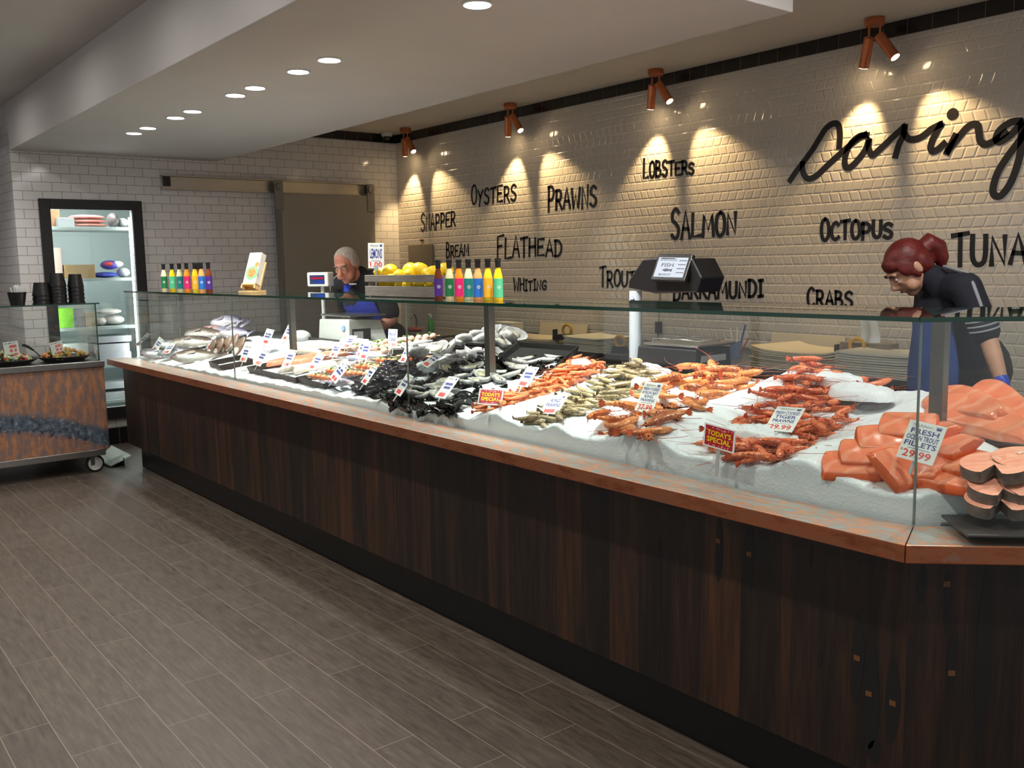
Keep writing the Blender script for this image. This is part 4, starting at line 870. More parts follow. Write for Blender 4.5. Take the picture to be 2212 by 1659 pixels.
# squid, small silver fish, shell meats near the front of the middle
M_SQ = mat('pale_squid', rgb(216, 206, 210), 0.25, var=0.12, vs=15)
for k, (px, py, a) in enumerate([(765, 780, .3), (785, 790, .6), (750, 795, .2), (800, 775, .8), (735, 818, .2), (760, 815, .5), (778, 770, .1), (815, 770, .6), (748, 832, -.1), (770, 838, .2), (725, 835, .1)]):
    p = surf(px, py); b = MB().tube([(-.07, 0, 0), (-.03, 0, 0), (.03, 0, 0), (.07, 0, 0), (.10, 0, 0)], [.006, .020, .018, .012, .004], 10, flat=.7); b.tube([(-.07, 0, 0), (-.12, .012, 0)], [.006, .002], 5).tube([(-.07, 0, 0), (-.125, -.004, 0)], [.006, .002], 5).tube([(-.07, 0, 0), (-.115, -.018, 0)], [.006, .002], 5)
    o = obj('squid', b, M_SQ if k % 2 else FK['silver'], smooth=180); o.matrix_world = TR((p.x, p.y, p.z+.018), (0, 0, a), 1.1); tag(o, ('whole pale squid' if k % 2 else 'small silver sardine')+' on the ice between the salmon skewers and the mussels', 'squid' if k % 2 else 'fish', 'squid by the mussels' if k % 2 else 'sardines by the mussels')
# mussels
M_MUS = wetmat('blue_black_mussel_shell', rgb(40, 36, 50), rgb(14, 13, 16), 30, 0.15)
def mussel():
    b = MB(); pr = [(-.036, .003), (-.03, .012), (-.012, .019), (.01, .020), (.028, .015), (.038, .004)]
    b.tube([(x, 0, 0) for x, r in pr], [r for x, r in pr], 12, flat=.62); return b.mesh('mussel', M_MUS, 180)
mus = mussel(); rn = random.Random(12)
for pz, (q, n, dm) in enumerate([([(752, 846), (808, 850), (935, 788), (872, 780)], 85, .030), ([(795, 835), (838, 850), (900, 800), (842, 795)], 40, .030)]):
    for p in quad_pts(q, n, dm, rn):
        o = bpy.data.objects.new('mussel', mus); COL.objects.link(o); s_ = rn.uniform(1.2, 1.6); o.matrix_world = TR((p.x, p.y, p.z+.008+.02*pz+rn.uniform(0, .012)), (rn.uniform(-.7, .7), rn.uniform(-.4, .4), rn.uniform(0, 6.3)), s_); tag(o, 'glossy black mussel in the heap left of the oysters', 'mussel', 'black mussels')
# oysters on black kelp and trays
M_KELP = mat('black_kelp_leaf', rgb(18, 20, 18), 0.22, var=0.4, vs=14); M_OYS = wetmat('oyster_shell', rgb(206, 206, 204), rgb(128, 126, 128), 24, 0.35); M_OYM = wetmat('oyster_meat', rgb(226, 222, 196), rgb(168, 160, 128), 30, 0.12)
def leafmesh(seed, L=.16, w=.05):
    b = MB()
    b.grid(lambda u, v: (L*(u-.5), w*(v-.5)*math.sin(PI*min(1, u*.9+.08)), .018*math.sin(u*5+seed)+.014*math.sin(v*6+u*9+seed)), 14, 6)
    o = len(b.v); n = len(b.f); b.add([(x, y, z-.003) for x, y, z in b.v[:o]], [tuple(reversed(f)) for f in b.f[:n]]); return b.mesh('kelp_leaf', M_KELP, 180)
lv = [leafmesh(k*1.9) for k in range(5)]; rn = random.Random(31)
for q, n, dm, dz in [([(818, 860), (980, 892), (1160, 795), (1010, 790)], 95, .05, .006), ([(960, 800), (1110, 830), (1235, 795), (1090, 775)], 60, .05, .02), ([(850, 868), (978, 896), (985, 880), (860, 852)], 34, .02, -.01)]:
    for p in quad_pts(q, n, dm, rn):
        o = bpy.data.objects.new('kelp_leaf', rn.choice(lv)); COL.objects.link(o); o.matrix_world = TR((p.x, p.y, p.z+dz+rn.uniform(0, .010)), (rn.uniform(-.4, .4), rn.uniform(-.3, .3), rn.uniform(0, 6.3)), rn.uniform(.55, .9)); tag(o, 'shiny black seaweed leaf bedding the oysters', 'seaweed', 'seaweed under the oysters')
def oyster(seed):
    rr = random.Random(seed); b = MB(); N = 20; ro = [.040*(1+.22*math.cos(2*PI*k/N)+rr.uniform(-.12, .12)) for k in range(N)]
    rings = [(0.35, -.016), (.8, -.008), (1.0, .006), (.92, .004), (.6, -.004), (.15, -.007)]
    vs = [(ro[k]*f*math.cos(2*PI*k/N)*1.25, ro[k]*f*math.sin(2*PI*k/N)*.85, z+rr.uniform(-.002, .002)) for f, z in rings for k in range(N)]; m = len(rings)
    b.add(vs, [(i*N+k, i*N+(k+1) % N, (i+1)*N+(k+1) % N, (i+1)*N+k) for i in range(m-1) for k in range(N)]+[tuple(range(N-1, -1, -1)), tuple(range((m-1)*N, m*N))])
    me = MB().ell((.004, 0, -.001), (.026, .017, .008), 12, 8); me.ell((-.008, .006, .002), (.014, .010, .006), 10, 6); return b.mesh('oyster', M_OYS, 180), me.mesh('meat', M_OYM, 180)
oy = [oyster(k) for k in range(4)]
def put_oyster(p, rot, s_, label, group):
    a = rn.choice(oy); o = bpy.data.objects.new('oyster', a[0]); COL.objects.link(o); o.matrix_world = TR(p, rot, s_); tag(o, label, 'oyster', group); c = bpy.data.objects.new('meat', a[1]); COL.objects.link(c); c.parent = o
for px, py in [(945, 855), (960, 842), (925, 870), (895, 868), (870, 862), (900, 855), (985, 835), (1010, 812), (1025, 810), (1000, 830), (1040, 826), (1062, 816), (1080, 822), (1100, 828), (1078, 838), (1060, 835), (1105, 806), (1120, 812), (1150, 800), (1165, 778), (1190, 783), (1205, 790), (1212, 782), (1180, 795), (1030, 840), (1010, 845), (950, 872), (975, 862), (880, 846), (935, 850), (1125, 798), (1145, 790)]:
    p = surf(px, py); put_oyster((p.x, p.y, p.z+.042), (rn.uniform(-.35, .35), rn.uniform(-.3, .3), rn.uniform(0, 6.3)), rn.uniform(.95, 1.25), 'opened oyster on black seaweed left of the small orange prawns', 'opened oysters')
# bigger silvery shells heaped behind, against a lifted black tray
pt = surf(1118, 808); T5 = tray('food_tray', (pt.x-.02, pt.y+.10, pt.z+.04), .42, .30, .03, .1, 'black tray tipped up behind the oysters beside the steel post', tilt=.45)
for k, (px, py) in enumerate([(948, 800), (968, 795), (985, 800), (1000, 790), (1018, 783), (1030, 792), (1045, 770), (1038, 780), (1068, 772), (1085, 778), (1070, 762), (1090, 765), (1105, 768), (1085, 752), (1100, 755), (1118, 757), (1125, 750), (1108, 748), (1070, 750), (1052, 758), (930, 792), (1028, 765), (912, 785), (1015, 770), (990, 778), (960, 782)]):
    p = surf(px, py); up = .05 if k < 10 else .11
    put_oyster((p.x, p.y-.06, p.z+up-.03), (rn.uniform(.2, .9), rn.uniform(-.4, .4), rn.uniform(0, 6.3)), rn.uniform(1.3, 1.7), 'large silvery oyster shell heaped beside the steel post', 'large oyster shells')
# little tubs
for k, (px, py, wh) in enumerate([(862, 772, 'leftmost, black sided and half hidden by a card'), (898, 775, 'nearest, with a printed lid'), (888, 762, 'behind the nearest printed one'), (925, 765, 'rightmost, with a printed lid'), (915, 757, 'at the back of the four')]):
    p = surf(px, py); t = thing('dip_tub', 'small round white-lidded tub '+wh, 'tub', (p.x, p.y, p.z+.0), 0, 'dip tubs')
    obj('tub', MB().lathe([(0, 0), (.040, 0), (.050, .05), (0, .05)], 20), M_BLACKM if k == 0 else mat('clear_grey_tub', rgb(120, 120, 122), .3), t, smooth=40); obj('lid', MB().lathe([(0, .05), (.056, .05), (.057, .060), (.050, .0605), (.049, .058), (0, .058)], 24), M_WHITE, t, smooth=40)
    if k: obj('label', MB().lathe([(.022, .0583), (.036, .0583), (.036, .0588), (.022, .0588)], 24, closed=True), mat('red_tub_label', rgb(170, 60, 60), .5), t)
# black slabs stacked behind the tubs
for k in range(3):
    p = at_y(1000, 744+8*k, 3.0); o = obj('black_slab', MB().cbox((0, 0, 0), (.42, .10, .014)), M_BLACK, bevel=.003); o.matrix_world = TR((p.x+.02*k, 3.02-.012*k, 1.135-.022*k), (.1, 0, .02)); tag(o, ['topmost of the black slabs stacked behind the oyster shells', 'middle one of the black slabs behind the oyster shells', 'lowest of the black slabs behind the oyster shells'][k], 'tray', 'black slabs')
o = obj('white_bag', MB().ell((0, 0, 0), (.10, .07, .05), 16, 10), M_WHITE, smooth=180); p = surf(690, 725); o.matrix_world = TR((p.x, p.y-.15, p.z+.0)); tag(o, 'crumpled white bag beside the white scale', 'bag')
# ================================================================ things standing on the glass case
M_CAP = mat('black_bottle_cap', rgb(20, 19, 20), 0.35)
def sauce(name):
    return {'green': (rgb(222, 206, 160), rgb(22, 110, 62)), 'mint': (rgb(236, 194, 30), rgb(88, 196, 142)), 'teal': (rgb(214, 216, 164), rgb(18, 128, 128)), 'pink': (rgb(232, 136, 34), rgb(220, 32, 110)),
            'amber': (rgb(220, 186, 40), rgb(240, 178, 40)), 'blue': (rgb(228, 158, 96), rgb(34, 108, 196)), 'purple': (rgb(112, 52, 26), rgb(74, 34, 128))}[name]
def bottle(name, pos, label, group, face, h=0.2):
    s = h/0.2; liq, lb = sauce(name)
    t = thing('sauce_bottle', label, 'bottle', pos, face, group)
    obj('glass_body', MB().lathe([(0, 0), (.0212*s, 0), (.0220*s, .004*s), (.0220*s, .108*s), (.0185*s, .126*s), (.0108*s, .158*s), (.0108*s, .164*s), (0, .164*s)], 24), mat('sauce_'+name, liq, 0.12, var=0.06, vs=30), t, smooth=40)
    obj('cap', MB().lathe([(0, .158*s), (.0130*s, .158*s), (.0138*s, .190*s), (.0158*s, .192*s), (.0158*s, .2*s), (0, .2*s)], 20), M_CAP, t, smooth=40)
    b = MB(); N = 20; r0, r1 = .0221*s, .0225*s; a0, a1 = R(-200), R(20)
    vs = []
    for z in (.016*s, .106*s):
        for r in (r0, r1):
            for k in range(N+1): a = a0+(a1-a0)*k/N; vs.append((r*math.cos(a), r*math.sin(a), z))
    n1 = N+1
    fs = []
    for k in range(N):
        fs += [(n1+k, n1+k+1, 3*n1+k+1, 3*n1+k), (k+1, k, 2*n1+k, 2*n1+k+1), (k, k+1, n1+k+1, n1+k), (2*n1+k+1, 2*n1+k, 3*n1+k, 3*n1+k+1)]
    b.add(vs, fs); l = obj('label', b, mat('bottle_label_'+name, lb, 0.45), t, smooth=40)
    pb = MB()
    for z, w in ((.068, .016), (.062, .020), (.056, .012)):
        for k in range(6):
            u0 = -PI/2+(-w/2+w*k/6)*s/r1; u1 = -PI/2+(-w/2+w*(k+.8)/6)*s/r1
            pb.add([(1.006*r1*math.cos(u), 1.006*r1*math.sin(u), zz_*s) for u, zz_ in ((u0, z), (u1, z), (u1, z+.0035), (u0, z+.0035))], [(0, 1, 2, 3)])
    obj('print', pb, M_WHITE, l)
    return t
for nm, px in zip(['purple', 'green', 'pink', 'teal', 'blue', 'amber', 'mint'], [948, 972, 992.5, 1013, 1033.5, 1055, 1077]):
    p = at_y(px, 646, 2.37); bottle(nm, (p.x, 2.37, ZG), 'sauce bottle with a '+nm+' label beside the lemon crate', 'sauce bottles beside the lemon crate', R(62), .174)
for nm, px in zip(['green', 'mint', 'teal', 'pink', 'amber', 'blue', 'purple'], [356, 374, 390, 405.5, 423, 437, 452.5]):
    p = at_y(px, 628, 2.42); bottle(nm, (p.x, 2.42, ZG), 'sauce bottle with a '+nm+' label at the far end of the glass', 'sauce bottles at the far end', R(68), .203)
p = at_y(430, 628, 2.50); bottle('purple', (p.x, 2.50, ZG), 'sauce bottle half hidden behind the amber and blue ones at the far end', 'sauce bottles at the far end', R(68), .203)

# leaflet holder
M_PINE = mat('pale_pine', rgb(206, 172, 118), 0.55, var=0.12, vs=14, stretch=(1, 1, 6))
p = at_y(541, 634, 2.42); t = thing('leaflet_holder', 'slanted pale timber leaflet stand on the glass top', 'leaflet holder', (p.x, 2.42, ZG), R(28))
obj('base', MB().box((-.055, -.05, 0), (.055, .09, .014)), M_PINE, t, bevel=.002)
M_ = TR((0, .02, .012), (R(-24), 0, 0)); b = MB(); b.M = M_; b.box((-.055, 0, 0), (.055, .012, .20)).box((-.055, -.052, .022), (.055, 0, .034)).box((-.055, -.052, 0), (-.045, 0, .034)).box((.045, -.052, 0), (.055, 0, .034)); obj('easel', b, M_PINE, t, bevel=.0015)
t2 = thing('leaflet_stack', 'stack of white recipe leaflets with a round green dish picture', 'leaflets', M=TR((p.x, 2.42, ZG), (0, 0, R(28))) @ M_)
obj('leaflets', MB().box((-.048, -.048, .0345), (.048, -.001, .245)), M_OFFW, t2, bevel=.001)
obj('dish_picture', MB().tube([(.006, -.0482, .105), (.006, -.0487, .105)], .047, 28), mat('green_dish', rgb(116, 176, 116), .5, var=.2, vs=40), t2)
obj('food_picture', MB().tube([(.004, -.0488, .106), (.004, -.0493, .106)], .030, 20).tube([(.030, -.0485, .162), (.030, -.0490, .162)], .017, 20), mat('brown_food_picture', rgb(190, 128, 62), .5, var=.5, vs=90), t2)
b = MB()
for k in range(3): b.box((-.030, -.0487, .196+.010*k), (.012-.006*k, -.0482, .200+.010*k))
obj('printed_lines', b, mat('grey_print', rgb(150, 148, 142), .6), t2)

# lemon crate
M_CRATE = mat('weathered_grey_timber', rgb(122, 116, 106), 0.75, var=0.3, vs=7, stretch=(1, 4, 9), bump=.2, bs=30)
YCR = 2.40; xa_ = at_y(789, 640, YCR).x; xb2 = at_y(938, 640, YCR).x; Lc = xb2-xa_; zt = at_y(860, 594, YCR).z-ZG; zm0 = at_y(800, 618, YCR).z-ZG; zm1 = at_y(800, 609, YCR).z-ZG
t = thing('lemon_crate', 'weathered grey slatted timber crate of lemons on the glass top', 'crate', (xa_, YCR, ZG))
for y in (0, .27):
    obj('slat', MB().box((0, y, .004), (Lc, y+.012, zm0)), M_CRATE, t, bevel=.0015); obj('slat', MB().box((0, y, zm1), (Lc, y+.012, zt)), M_CRATE, t, bevel=.0015)
for x in (.0125, Lc-.0275): obj('end_board', MB().box((x, .0125, .004), (x+.015, .2695, zt-.004)), M_CRATE, t, bevel=.0015)
obj('bottom_board', MB().box((.03, .013, .0), (Lc-.03, .269, .010)), M_CRATE, t)
M_LEM = mat('lemon_peel', rgb(238, 202, 34), 0.38, var=0.08, vs=10, bump=.25, bs=160)
lm = MB().lathe([(.0005, -.052), (.006, -.050), (.010, -.045), (.022, -.036), (.032, -.018), (.034, .0), (.031, .018), (.022, .034), (.011, .043), (.007, .049), (.0005, .051)], 18).mesh('lemon', M_LEM, 180)
rn = random.Random(4)
def lemon(p, rot, label, s_=1.0): o = bpy.data.objects.new('lemon', lm); COL.objects.link(o); o.matrix_world = TR(p, rot, s_); tag(o, label, 'lemon', 'lemons in the crate')
for px, py, y, s_, wh in [(843, 588, 2.49, 1.25, 'largest, standing high behind the price card'), (886, 584, 2.53, 1.15, 'high in the middle of the crate'), (908, 583, 2.49, 1.05, 'high, right of the middle'), (886, 594, 2.45, 1.0, 'low in front of the two middle ones'), (864, 596, 2.45, .95, 'low between the largest and the middle ones'), (821, 592, 2.47, .95, 'at the left end near the price card'), (924, 591, 2.47, .9, 'low at the right end'), (939, 589, 2.50, 1.0, 'half hidden behind the purple-labelled bottle'), (962, 583, 2.55, 1.0, 'seen between two bottle necks')]:
    p = at_y(px, py, y); x = min(max(p.x, xa_+.06), xb2-.06); lemon((x, y, p.z), (rn.uniform(1.2, 1.9), rn.uniform(-.3, .3), rn.uniform(0, 3)), 'yellow lemon '+wh, s_)
for k in range(16):
    x = xa_+.07+(Lc-.14)*((k % 8)+.5)/8; lemon((x, YCR+.06+.11*(k//8)+rn.uniform(-.01, .01), ZG+.055+rn.uniform(0, .03)), (rn.uniform(1.2, 1.9), rn.uniform(-.3, .3), rn.uniform(0, 3)), 'yellow lemon low in the crate, seen only through the gap between the slats')

# ================================================================ weighing scales
M_SCW = mat('white_scale_body', rgb(206, 212, 206), 0.35); M_SCG = mat('grey_scale_port', rgb(44, 46, 46), .5)
YSC = 3.125; xc_ = at_y(752, 700, YSC).x; x0_ = at_y(686, 700, YSC).x; y1_ = at_x(838, 700, xc_).y; y1_ = min(y1_, YB+.40); zt_ = at_y(752, 690, YSC).z
t = thing('counter_scale', 'white shop scale with a raised customer display beside the man', 'scale', (x0_, YSC, 1.0155)); Lx = xc_-x0_; Ly = y1_-YSC; Hh = zt_-1.0155
b = MB().hull([(0, 0, .0), (Lx, 0, .0), (Lx, Ly, .0), (0, Ly, .0)], [(.01, .01, Hh*.93), (Lx-.005, .01, Hh), (Lx-.10, Ly, Hh*.9), (.01, Ly, Hh*.9)])
obj('body', b, M_SCW, t, bevel=.008)
obj('platter', MB().box((.015, .02, Hh+.012), (Lx-.01, Ly-.01, Hh+.026)).cyl((Lx/2, Ly/2, Hh*.85), (Lx/2, Ly/2, Hh+.013), .03), M_STEEL, t, bevel=.003)
obj('port_recess', MB().box((Lx-.004, Ly*.10, .035), (Lx+.001, Ly*.55, Hh*.62)), M_SCG, t)
obj('port_plate', MB().box((Lx-.003, Ly*.13, .045), (Lx+.0016, Ly*.36, Hh*.52)), mat('pale_port_plate', rgb(180, 186, 182), .4), t)
obj('badge', MB().cbox((Lx*.84, -.0004, Hh*.66), (.04, .003, .035)), mat('pale_blue_badge', rgb(140, 176, 220), .4), t)
p = at_y(691, 605, YSC+.08); lx = p.x-x0_; zp = at_y(691, 619, YSC+.08).z-1.0155
obj('display_pole', MB().cyl((lx, .10, .02), (lx, .10, zp), .014), M_SCW, t, smooth=40)
dz0 = zp; dz1 = at_y(691, 588, YSC+.08).z-1.0155; wd2 = (at_y(712, 600, YSC+.08).x-at_y(668, 600, YSC+.08).x)*.62
h_ = obj('display_head', MB().box((-wd2*.5, -.035, 0), (wd2*.5, .035, dz1-dz0)), M_SCW, t, bevel=.010); h_.location = (lx, .085, dz0); h_.rotation_euler = (0, 0, R(22))
hh = dz1-dz0
obj('screen', MB().box((-wd2*.36, -.0365, hh*.18), (wd2*.34, -.0352, hh*.80)), mat('dark_blue_screen', rgb(40, 52, 84), .2), h_)
obj('red_digits', MB().box((-wd2*.30, -.0372, hh*.52), (wd2*.30, -.0366, hh*.66)), emis('red_digits', (0.9, .04, .09, 1), 0.5), h_); obj('blue_window', MB().box((-wd2*.05, -.0372, hh*.24), (wd2*.30, -.0366, hh*.44)), emis('blue_window', (.06, .12, .75, 1), 0.5), h_)
# dark scale with touch screen
YD = 3.135; xa3 = at_y(1388, 770, YD).x; xb3 = at_y(1503, 770, YD).x; y3 = min(at_x(1584, 770, xb3).y, YB+.41); z3 = at_y(1450, 752, YD).z-1.0155
t = thing('touchscreen_scale', 'black shop scale with a steel pan and a touch screen on a white column', 'scale', (xa3, YD, 1.0155)); Lx = xb3-xa3; Ly = y3-YD
obj('body', MB().hull([(-.05, 0, 0), (Lx, 0, 0), (Lx, Ly, 0), (-.05, Ly, 0)], [(-.04, .01, z3), (Lx-.008, .01, z3), (Lx-.008, Ly-.01, z3), (-.04, Ly-.01, z3)]), M_BLACK, t, bevel=.008)
pan = obj('weighing_pan', MB().box((0, .005, z3+.008), (Lx+.008, Ly+.005, z3+.018)).cyl((Lx/2, Ly/2, z3-.01), (Lx/2, Ly/2, z3+.009), .03), M_STEEL, t, bevel=.003)
rail = MB().tube([(.03, .04, z3+.017), (.03, .04, z3+.034), (Lx*.55, .03, z3+.038), (Lx-.02, .05, z3+.034), (Lx-.015, Ly-.05, z3+.034), (.08, Ly-.03, z3+.034), (.03, .05, z3+.034)], .0035, 8); obj('pan_rail', rail, mat('bright_chrome', rgb(220, 220, 220), .08, 1.0), pan, smooth=60)
obj('label_strip', MB().box((Lx-.0075, .04, z3*.62), (Lx-.0015, Ly-.05, z3*.80)), mat('grey_label', rgb(140, 142, 140), .5), t); obj('sticker', MB().box((Lx*.72, -.0005, .012), (Lx*.95, .006, .045)), mat('lime_sticker', rgb(140, 190, 70), .5), t)
pc = at_y(1373, 700, YD+.05); cxl = pc.x-xa3; zc1 = at_y(1373, 628, YD+.05).z-1.0155; zc0 = at_y(1373, 782, YD+.05).z-1.0155
obj('column', MB().cyl((cxl, .05, max(zc0, .02)), (cxl, .05, zc1), .030, n=24), mat('pale_grey_column', rgb(176, 184, 192), .35), t, smooth=40); obj('column_foot', MB().cyl((cxl, .05, 0), (cxl, .05, max(zc0, .02)), .032, n=24), M_BLACKM, t, smooth=40)
ba = obj('badge', MB().ell((0, 0, 0), (.013, .003, .008), 16, 8), mat('blue_oval_badge', rgb(60, 90, 170), .4), t, smooth=180); ba.location = (cxl+.008, .05-.031, zc1-.035); obj('badge_centre', MB().ell((0, -.0012, 0), (.011, .0025, .0055), 16, 8), M_WHITE, ba, smooth=180)
def pp(px, py, y=YD+.02): q = at_y(px, py, y); return Vector((q.x-xa3, y-YD, q.z-1.0155))
A = [pp(1357, 622), pp(1415, 634), pp(1505, 632), pp(1515, 600), pp(1494, 558), pp(1432, 556), pp(1388, 560), pp(1358, 606)]
b = MB().hull([q for q in A], [q+Vector((.0, .16, 0)) for q in A]); obj('head_housing', b, M_BLACK, t, bevel=.006)
q0, q1, q2, q3 = pp(1405, 604, YD-.02), pp(1478, 607, YD-.02), pp(1486, 549, YD+.03), pp(1414, 549, YD+.03)
ux = (q1-q0).normalized(); uz = (q3-q0); uz = (uz-ux*uz.dot(ux)).normalized(); uy = uz.cross(ux); w_ = (q1-q0).length; h2 = (q3-q0).length
sh = obj('touch_screen', MB().box((0, 0, 0), (w_, .022, h2)), M_BLACK, t, bevel=.003); sh.matrix_basis = frameM(q0, ux, uy, uz)
obj('lit_panel', MB().box((w_*.06, -.0008, h2*.12), (w_*.92, -.0002, h2*.86)), emis('screen_white', (.80, .86, .95, 1), .85), sh)
text_prep(['FISH', 'MARKET', 'WAITING FOR SHOP!', 'LEMONS', '1.00', "TODAY'S", 'SPECIAL', 'FRESH COOKED', 'BYRON BAY', 'KING', 'PRAWNS', '37.99', 'TIGER', '29.99', 'FRESH', 'OCEAN TROUT', 'FILLETS', '$', 'PRAWN', 'KEBABS', '1.90', 'RAW', '24.99', 'COOKED', '19.99', 'OYSTERS', '15.00', 'MUSSELS', '8.99', 'SALMON', 'SNAPPER', 'BREAM', 'SQUID', 'OCTOPUS', 'FILLET', 'SKEWERS', 'WHITING', '9.99', '12.99', 'each'])
b = MB(); text_add(b, 'WAITING FOR SHOP!', w_*.10, w_*.62, h2*.72, h2*.79, -.0012); text_add(b, 'FISH', w_*.20, w_*.56, h2*.50, h2*.64, -.0012); text_add(b, 'MARKET', w_*.20, w_*.56, h2*.17, h2*.25, -.0012); obj('screen_text', b, mat('screen_ink', rgb(40, 44, 60), .5), sh)
b = MB(); b.tube([(w_*.26, -.001, h2*.38), (w_*.36, -.001, h2*.385), (w_*.48, -.001, h2*.38), (w_*.55, -.001, h2*.38)], [.001, .008, .004, .008], 8, flat=.05, up=(0, 1, 0)); obj('fish_logo', b, mat('screen_ink', rgb(40, 44, 60), .5), sh)
b = MB()
for k in range(4): b.box((w_*.68, -.0012, h2*(.28+.15*k)), (w_*.90, -.0007, h2*(.31+.15*k)))
obj('button_bars', b, mat('screen_ink', rgb(40, 44, 60), .5), sh)

# ================================================================ rear wall benches
ZB, YBF = 0.89, 4.82
def bench(xl, xr, label):
    t = thing('work_bench', label, 'bench', (xl, YBF, 0)); L = xr-xl; D = YW-.014-YBF
    obj('worktop', MB().box((0, 0, ZB-.045), (L, D, ZB)), M_STEEL, t, bevel=.003); obj('upstand', MB().box((0, D-.015, ZB+.0002), (L, D, ZB+.05)), M_STEEL, t)
    obj('undershelf', MB().box((.03, .05, .25), (L-.03, D-.03, .28)), M_STEELD, t)
    for x in (.04, L-.04):
        for y in (.05, D-.06): obj('leg', MB().cyl((x, y, 0), (x, y, ZB-.045), .019), M_STEELD, t, smooth=40)
    return t
xA0, xA1 = -6.95, at_y(1341, 766, YBF).x; bench(xA0, xA1, 'stainless bench against the lettered wall, left of the black scale')
xB0, xB1 = xA1+.45, at_y(1962, 840, YBF).x; bench(xB0, xB1, 'stainless bench against the lettered wall, between the black scale and the woman')
M_PAPER = mat('butchers_paper', rgb(206, 192, 166), 0.8, var=0.05, vs=3); M_NEWS = mat('grey_white_paper', rgb(200, 196, 182), 0.8, var=0.05, vs=4)
def stack(x0, y0, w, d, n, th, rz, m_, label, curl=.02, z=ZB):
    b = MB(); rr = random.Random(int(x0*100)+n)
    for k in range(n):
        dx, dy, a = rr.uniform(-.006, .006), rr.uniform(-.006, .006), rr.uniform(-.012, .012); z0 = k*th; o = len(b.v)
        def fn(u, v, o_=0): 
            x = (u-.5)*w; y = v*d; zc_ = curl*max(0, (k/n))*(abs(u-.5)*2)**4*.6
            return (x*math.cos(a)-y*math.sin(a)+dx, x*math.sin(a)+y*math.cos(a)+dy, z0+zc_+o_)
        b.grid(lambda u, v: fn(u, v, th*.82), 10, 3); o2 = len(b.v); b.grid(lambda u, v: fn(u, v, .0003), 10, 3)
        ring = list(range(11))+[j*11+10 for j in range(1, 4)]+[33+i for i in range(9, -1, -1)]+[j*11 for j in range(2, 0, -1)]
        for q in range(len(ring)): p_, r_ = ring[q], ring[(q+1) % len(ring)]; b.f.append((o+p_, o2+p_, o2+r_, o+r_)); b.mi.append(0)
    ob = obj('paper_stack', b, m_); ob.matrix_world = TR((x0, y0, z), (0, 0, rz)); return tag(ob, label, 'paper stack')
pa = at_y(1148, 752, 4.86); stack(pa.x-.25, 4.95, .85, .38, 5, .010, .05, M_PAPER, 'low spread of brown wrapping paper below the box with the blue mark')
pa = at_y(1262, 760, 4.85); stack(pa.x, 4.85, .50, .40, 9, .011, -.04, M_NEWS, 'thick pile of grey wrapping paper between the two tape dispensers')
pa = at_y(1705, 800, 4.85); stack(pa.x, 4.86, .66, .45, 8, .013, -.12, M_PAPER, 'broad pile of brown wrapping paper right of the black scale', .05)
pa = at_y(1890, 815, 4.85); stack(pa.x, 4.85, .50, .40, 9, .014, .04, M_NEWS, 'thick pile of grey wrapping paper nearest the woman')
def sheet(px0, py0, px1, py1, label):
    a = at_y(px0, py0, YW-.03); c = at_y(px1, py1, YW-.03); w = c.x-a.x; h_ = a.z-(ZB+.012)
    o = obj('paper_sheet', MB().box((0, 0, 0), (w, .006, h_/math.cos(.18))), M_PAPER, bevel=.001); o.matrix_world = TR((a.x, YW-.032-h_*math.tan(.18), ZB+.004), (-.18, 0, 0)); tag(o, label, 'paper')
sheet(1168, 693, 1270, 730, 'stiff brown paper sheet leaning on the wall behind the tape dispenser'); sheet(1668, 716, 1826, 750, 'stiff brown paper sheet leaning on the wall behind the broad paper pile')
M_TAPE = mat('amber_tape_roll', rgb(200, 152, 44), .35)
def tape(px, py, y, z, rz, label):
    p = at_y(px, py, y); t = thing('tape_dispenser', label, 'tape dispenser', (p.x, y, z), rz, 'tape dispensers'); s = 1.15
    obj('body', MB().hull([(-.10*s, -.03, 0), (.07*s, -.03, 0), (.07*s, .03, 0), (-.10*s, .03, 0)], [(-.10*s, -.026, .045), (.06*s, -.026, .050), (.06*s, .026, .050), (-.10*s, .026, .045)]).box((-.10*s, -.026, .044), (-.085*s, .026, .085)), M_BLACK, t, bevel=.004)
    obj('tape_roll', MB().tube([(.015+.042*math.cos(2*PI*k/28), -.0, .082+.042*math.sin(2*PI*k/28)) for k in range(29)], [.012]*29, 8, caps=False), M_TAPE, t, smooth=60)
tape(1222, 728, 5.0, ZB+.055, .2, 'black tape dispenser with amber roll left of the thick grey paper pile'); tape(1335, 752, 4.93, ZB+.0005, .3, 'black tape dispenser with amber roll at the right end of the left bench'); tape(1845, 762, 5.12, ZB+.06, .2, 'black tape dispenser with amber roll behind the pile nearest the woman'); tape(1545, 742, 5.15, ZB+.0005, .2, 'amber tape roll just showing above the black scale')
p = at_y(1100, 722, 5.2); t = thing('glove_box', 'small white box with a blue mark on the left bench', 'box', (p.x, 5.2, ZB+.045), -.1); obj('box', MB().box((-.14, -.06, 0), (.14, .06, .11)), M_OFFW, t, bevel=.002); obj('blue_mark', MB().box((0, -.061, .02), (.11, -.0602, .05)).box((.03, -.061, .05), (.09, -.0602, .085)), mat('blue_box_print', rgb(52, 62, 128), .5), t)
p = at_y(1882, 765, 5.25); t = thing('tissue_box', 'grey-brown tissue box with a white tissue pulled up', 'tissue box', (p.x, 5.22, ZB+.065), 0); obj('box', MB().box((-.16, -.06, 0), (.16, .06, .09)), mat('tissue_carton', rgb(132, 122, 108), .6, var=.2, vs=8), t, bevel=.002)
obj('tissue', MB().grid(lambda u, v: ((u-.5)*.13*(1-.2*v), .02*math.sin(u*7)*(1-v*.4)+.01*math.sin(v*5), .088+.17*v*(1-.35*abs(u-.4))), 12, 8), M_WHITE, t, smooth=180)
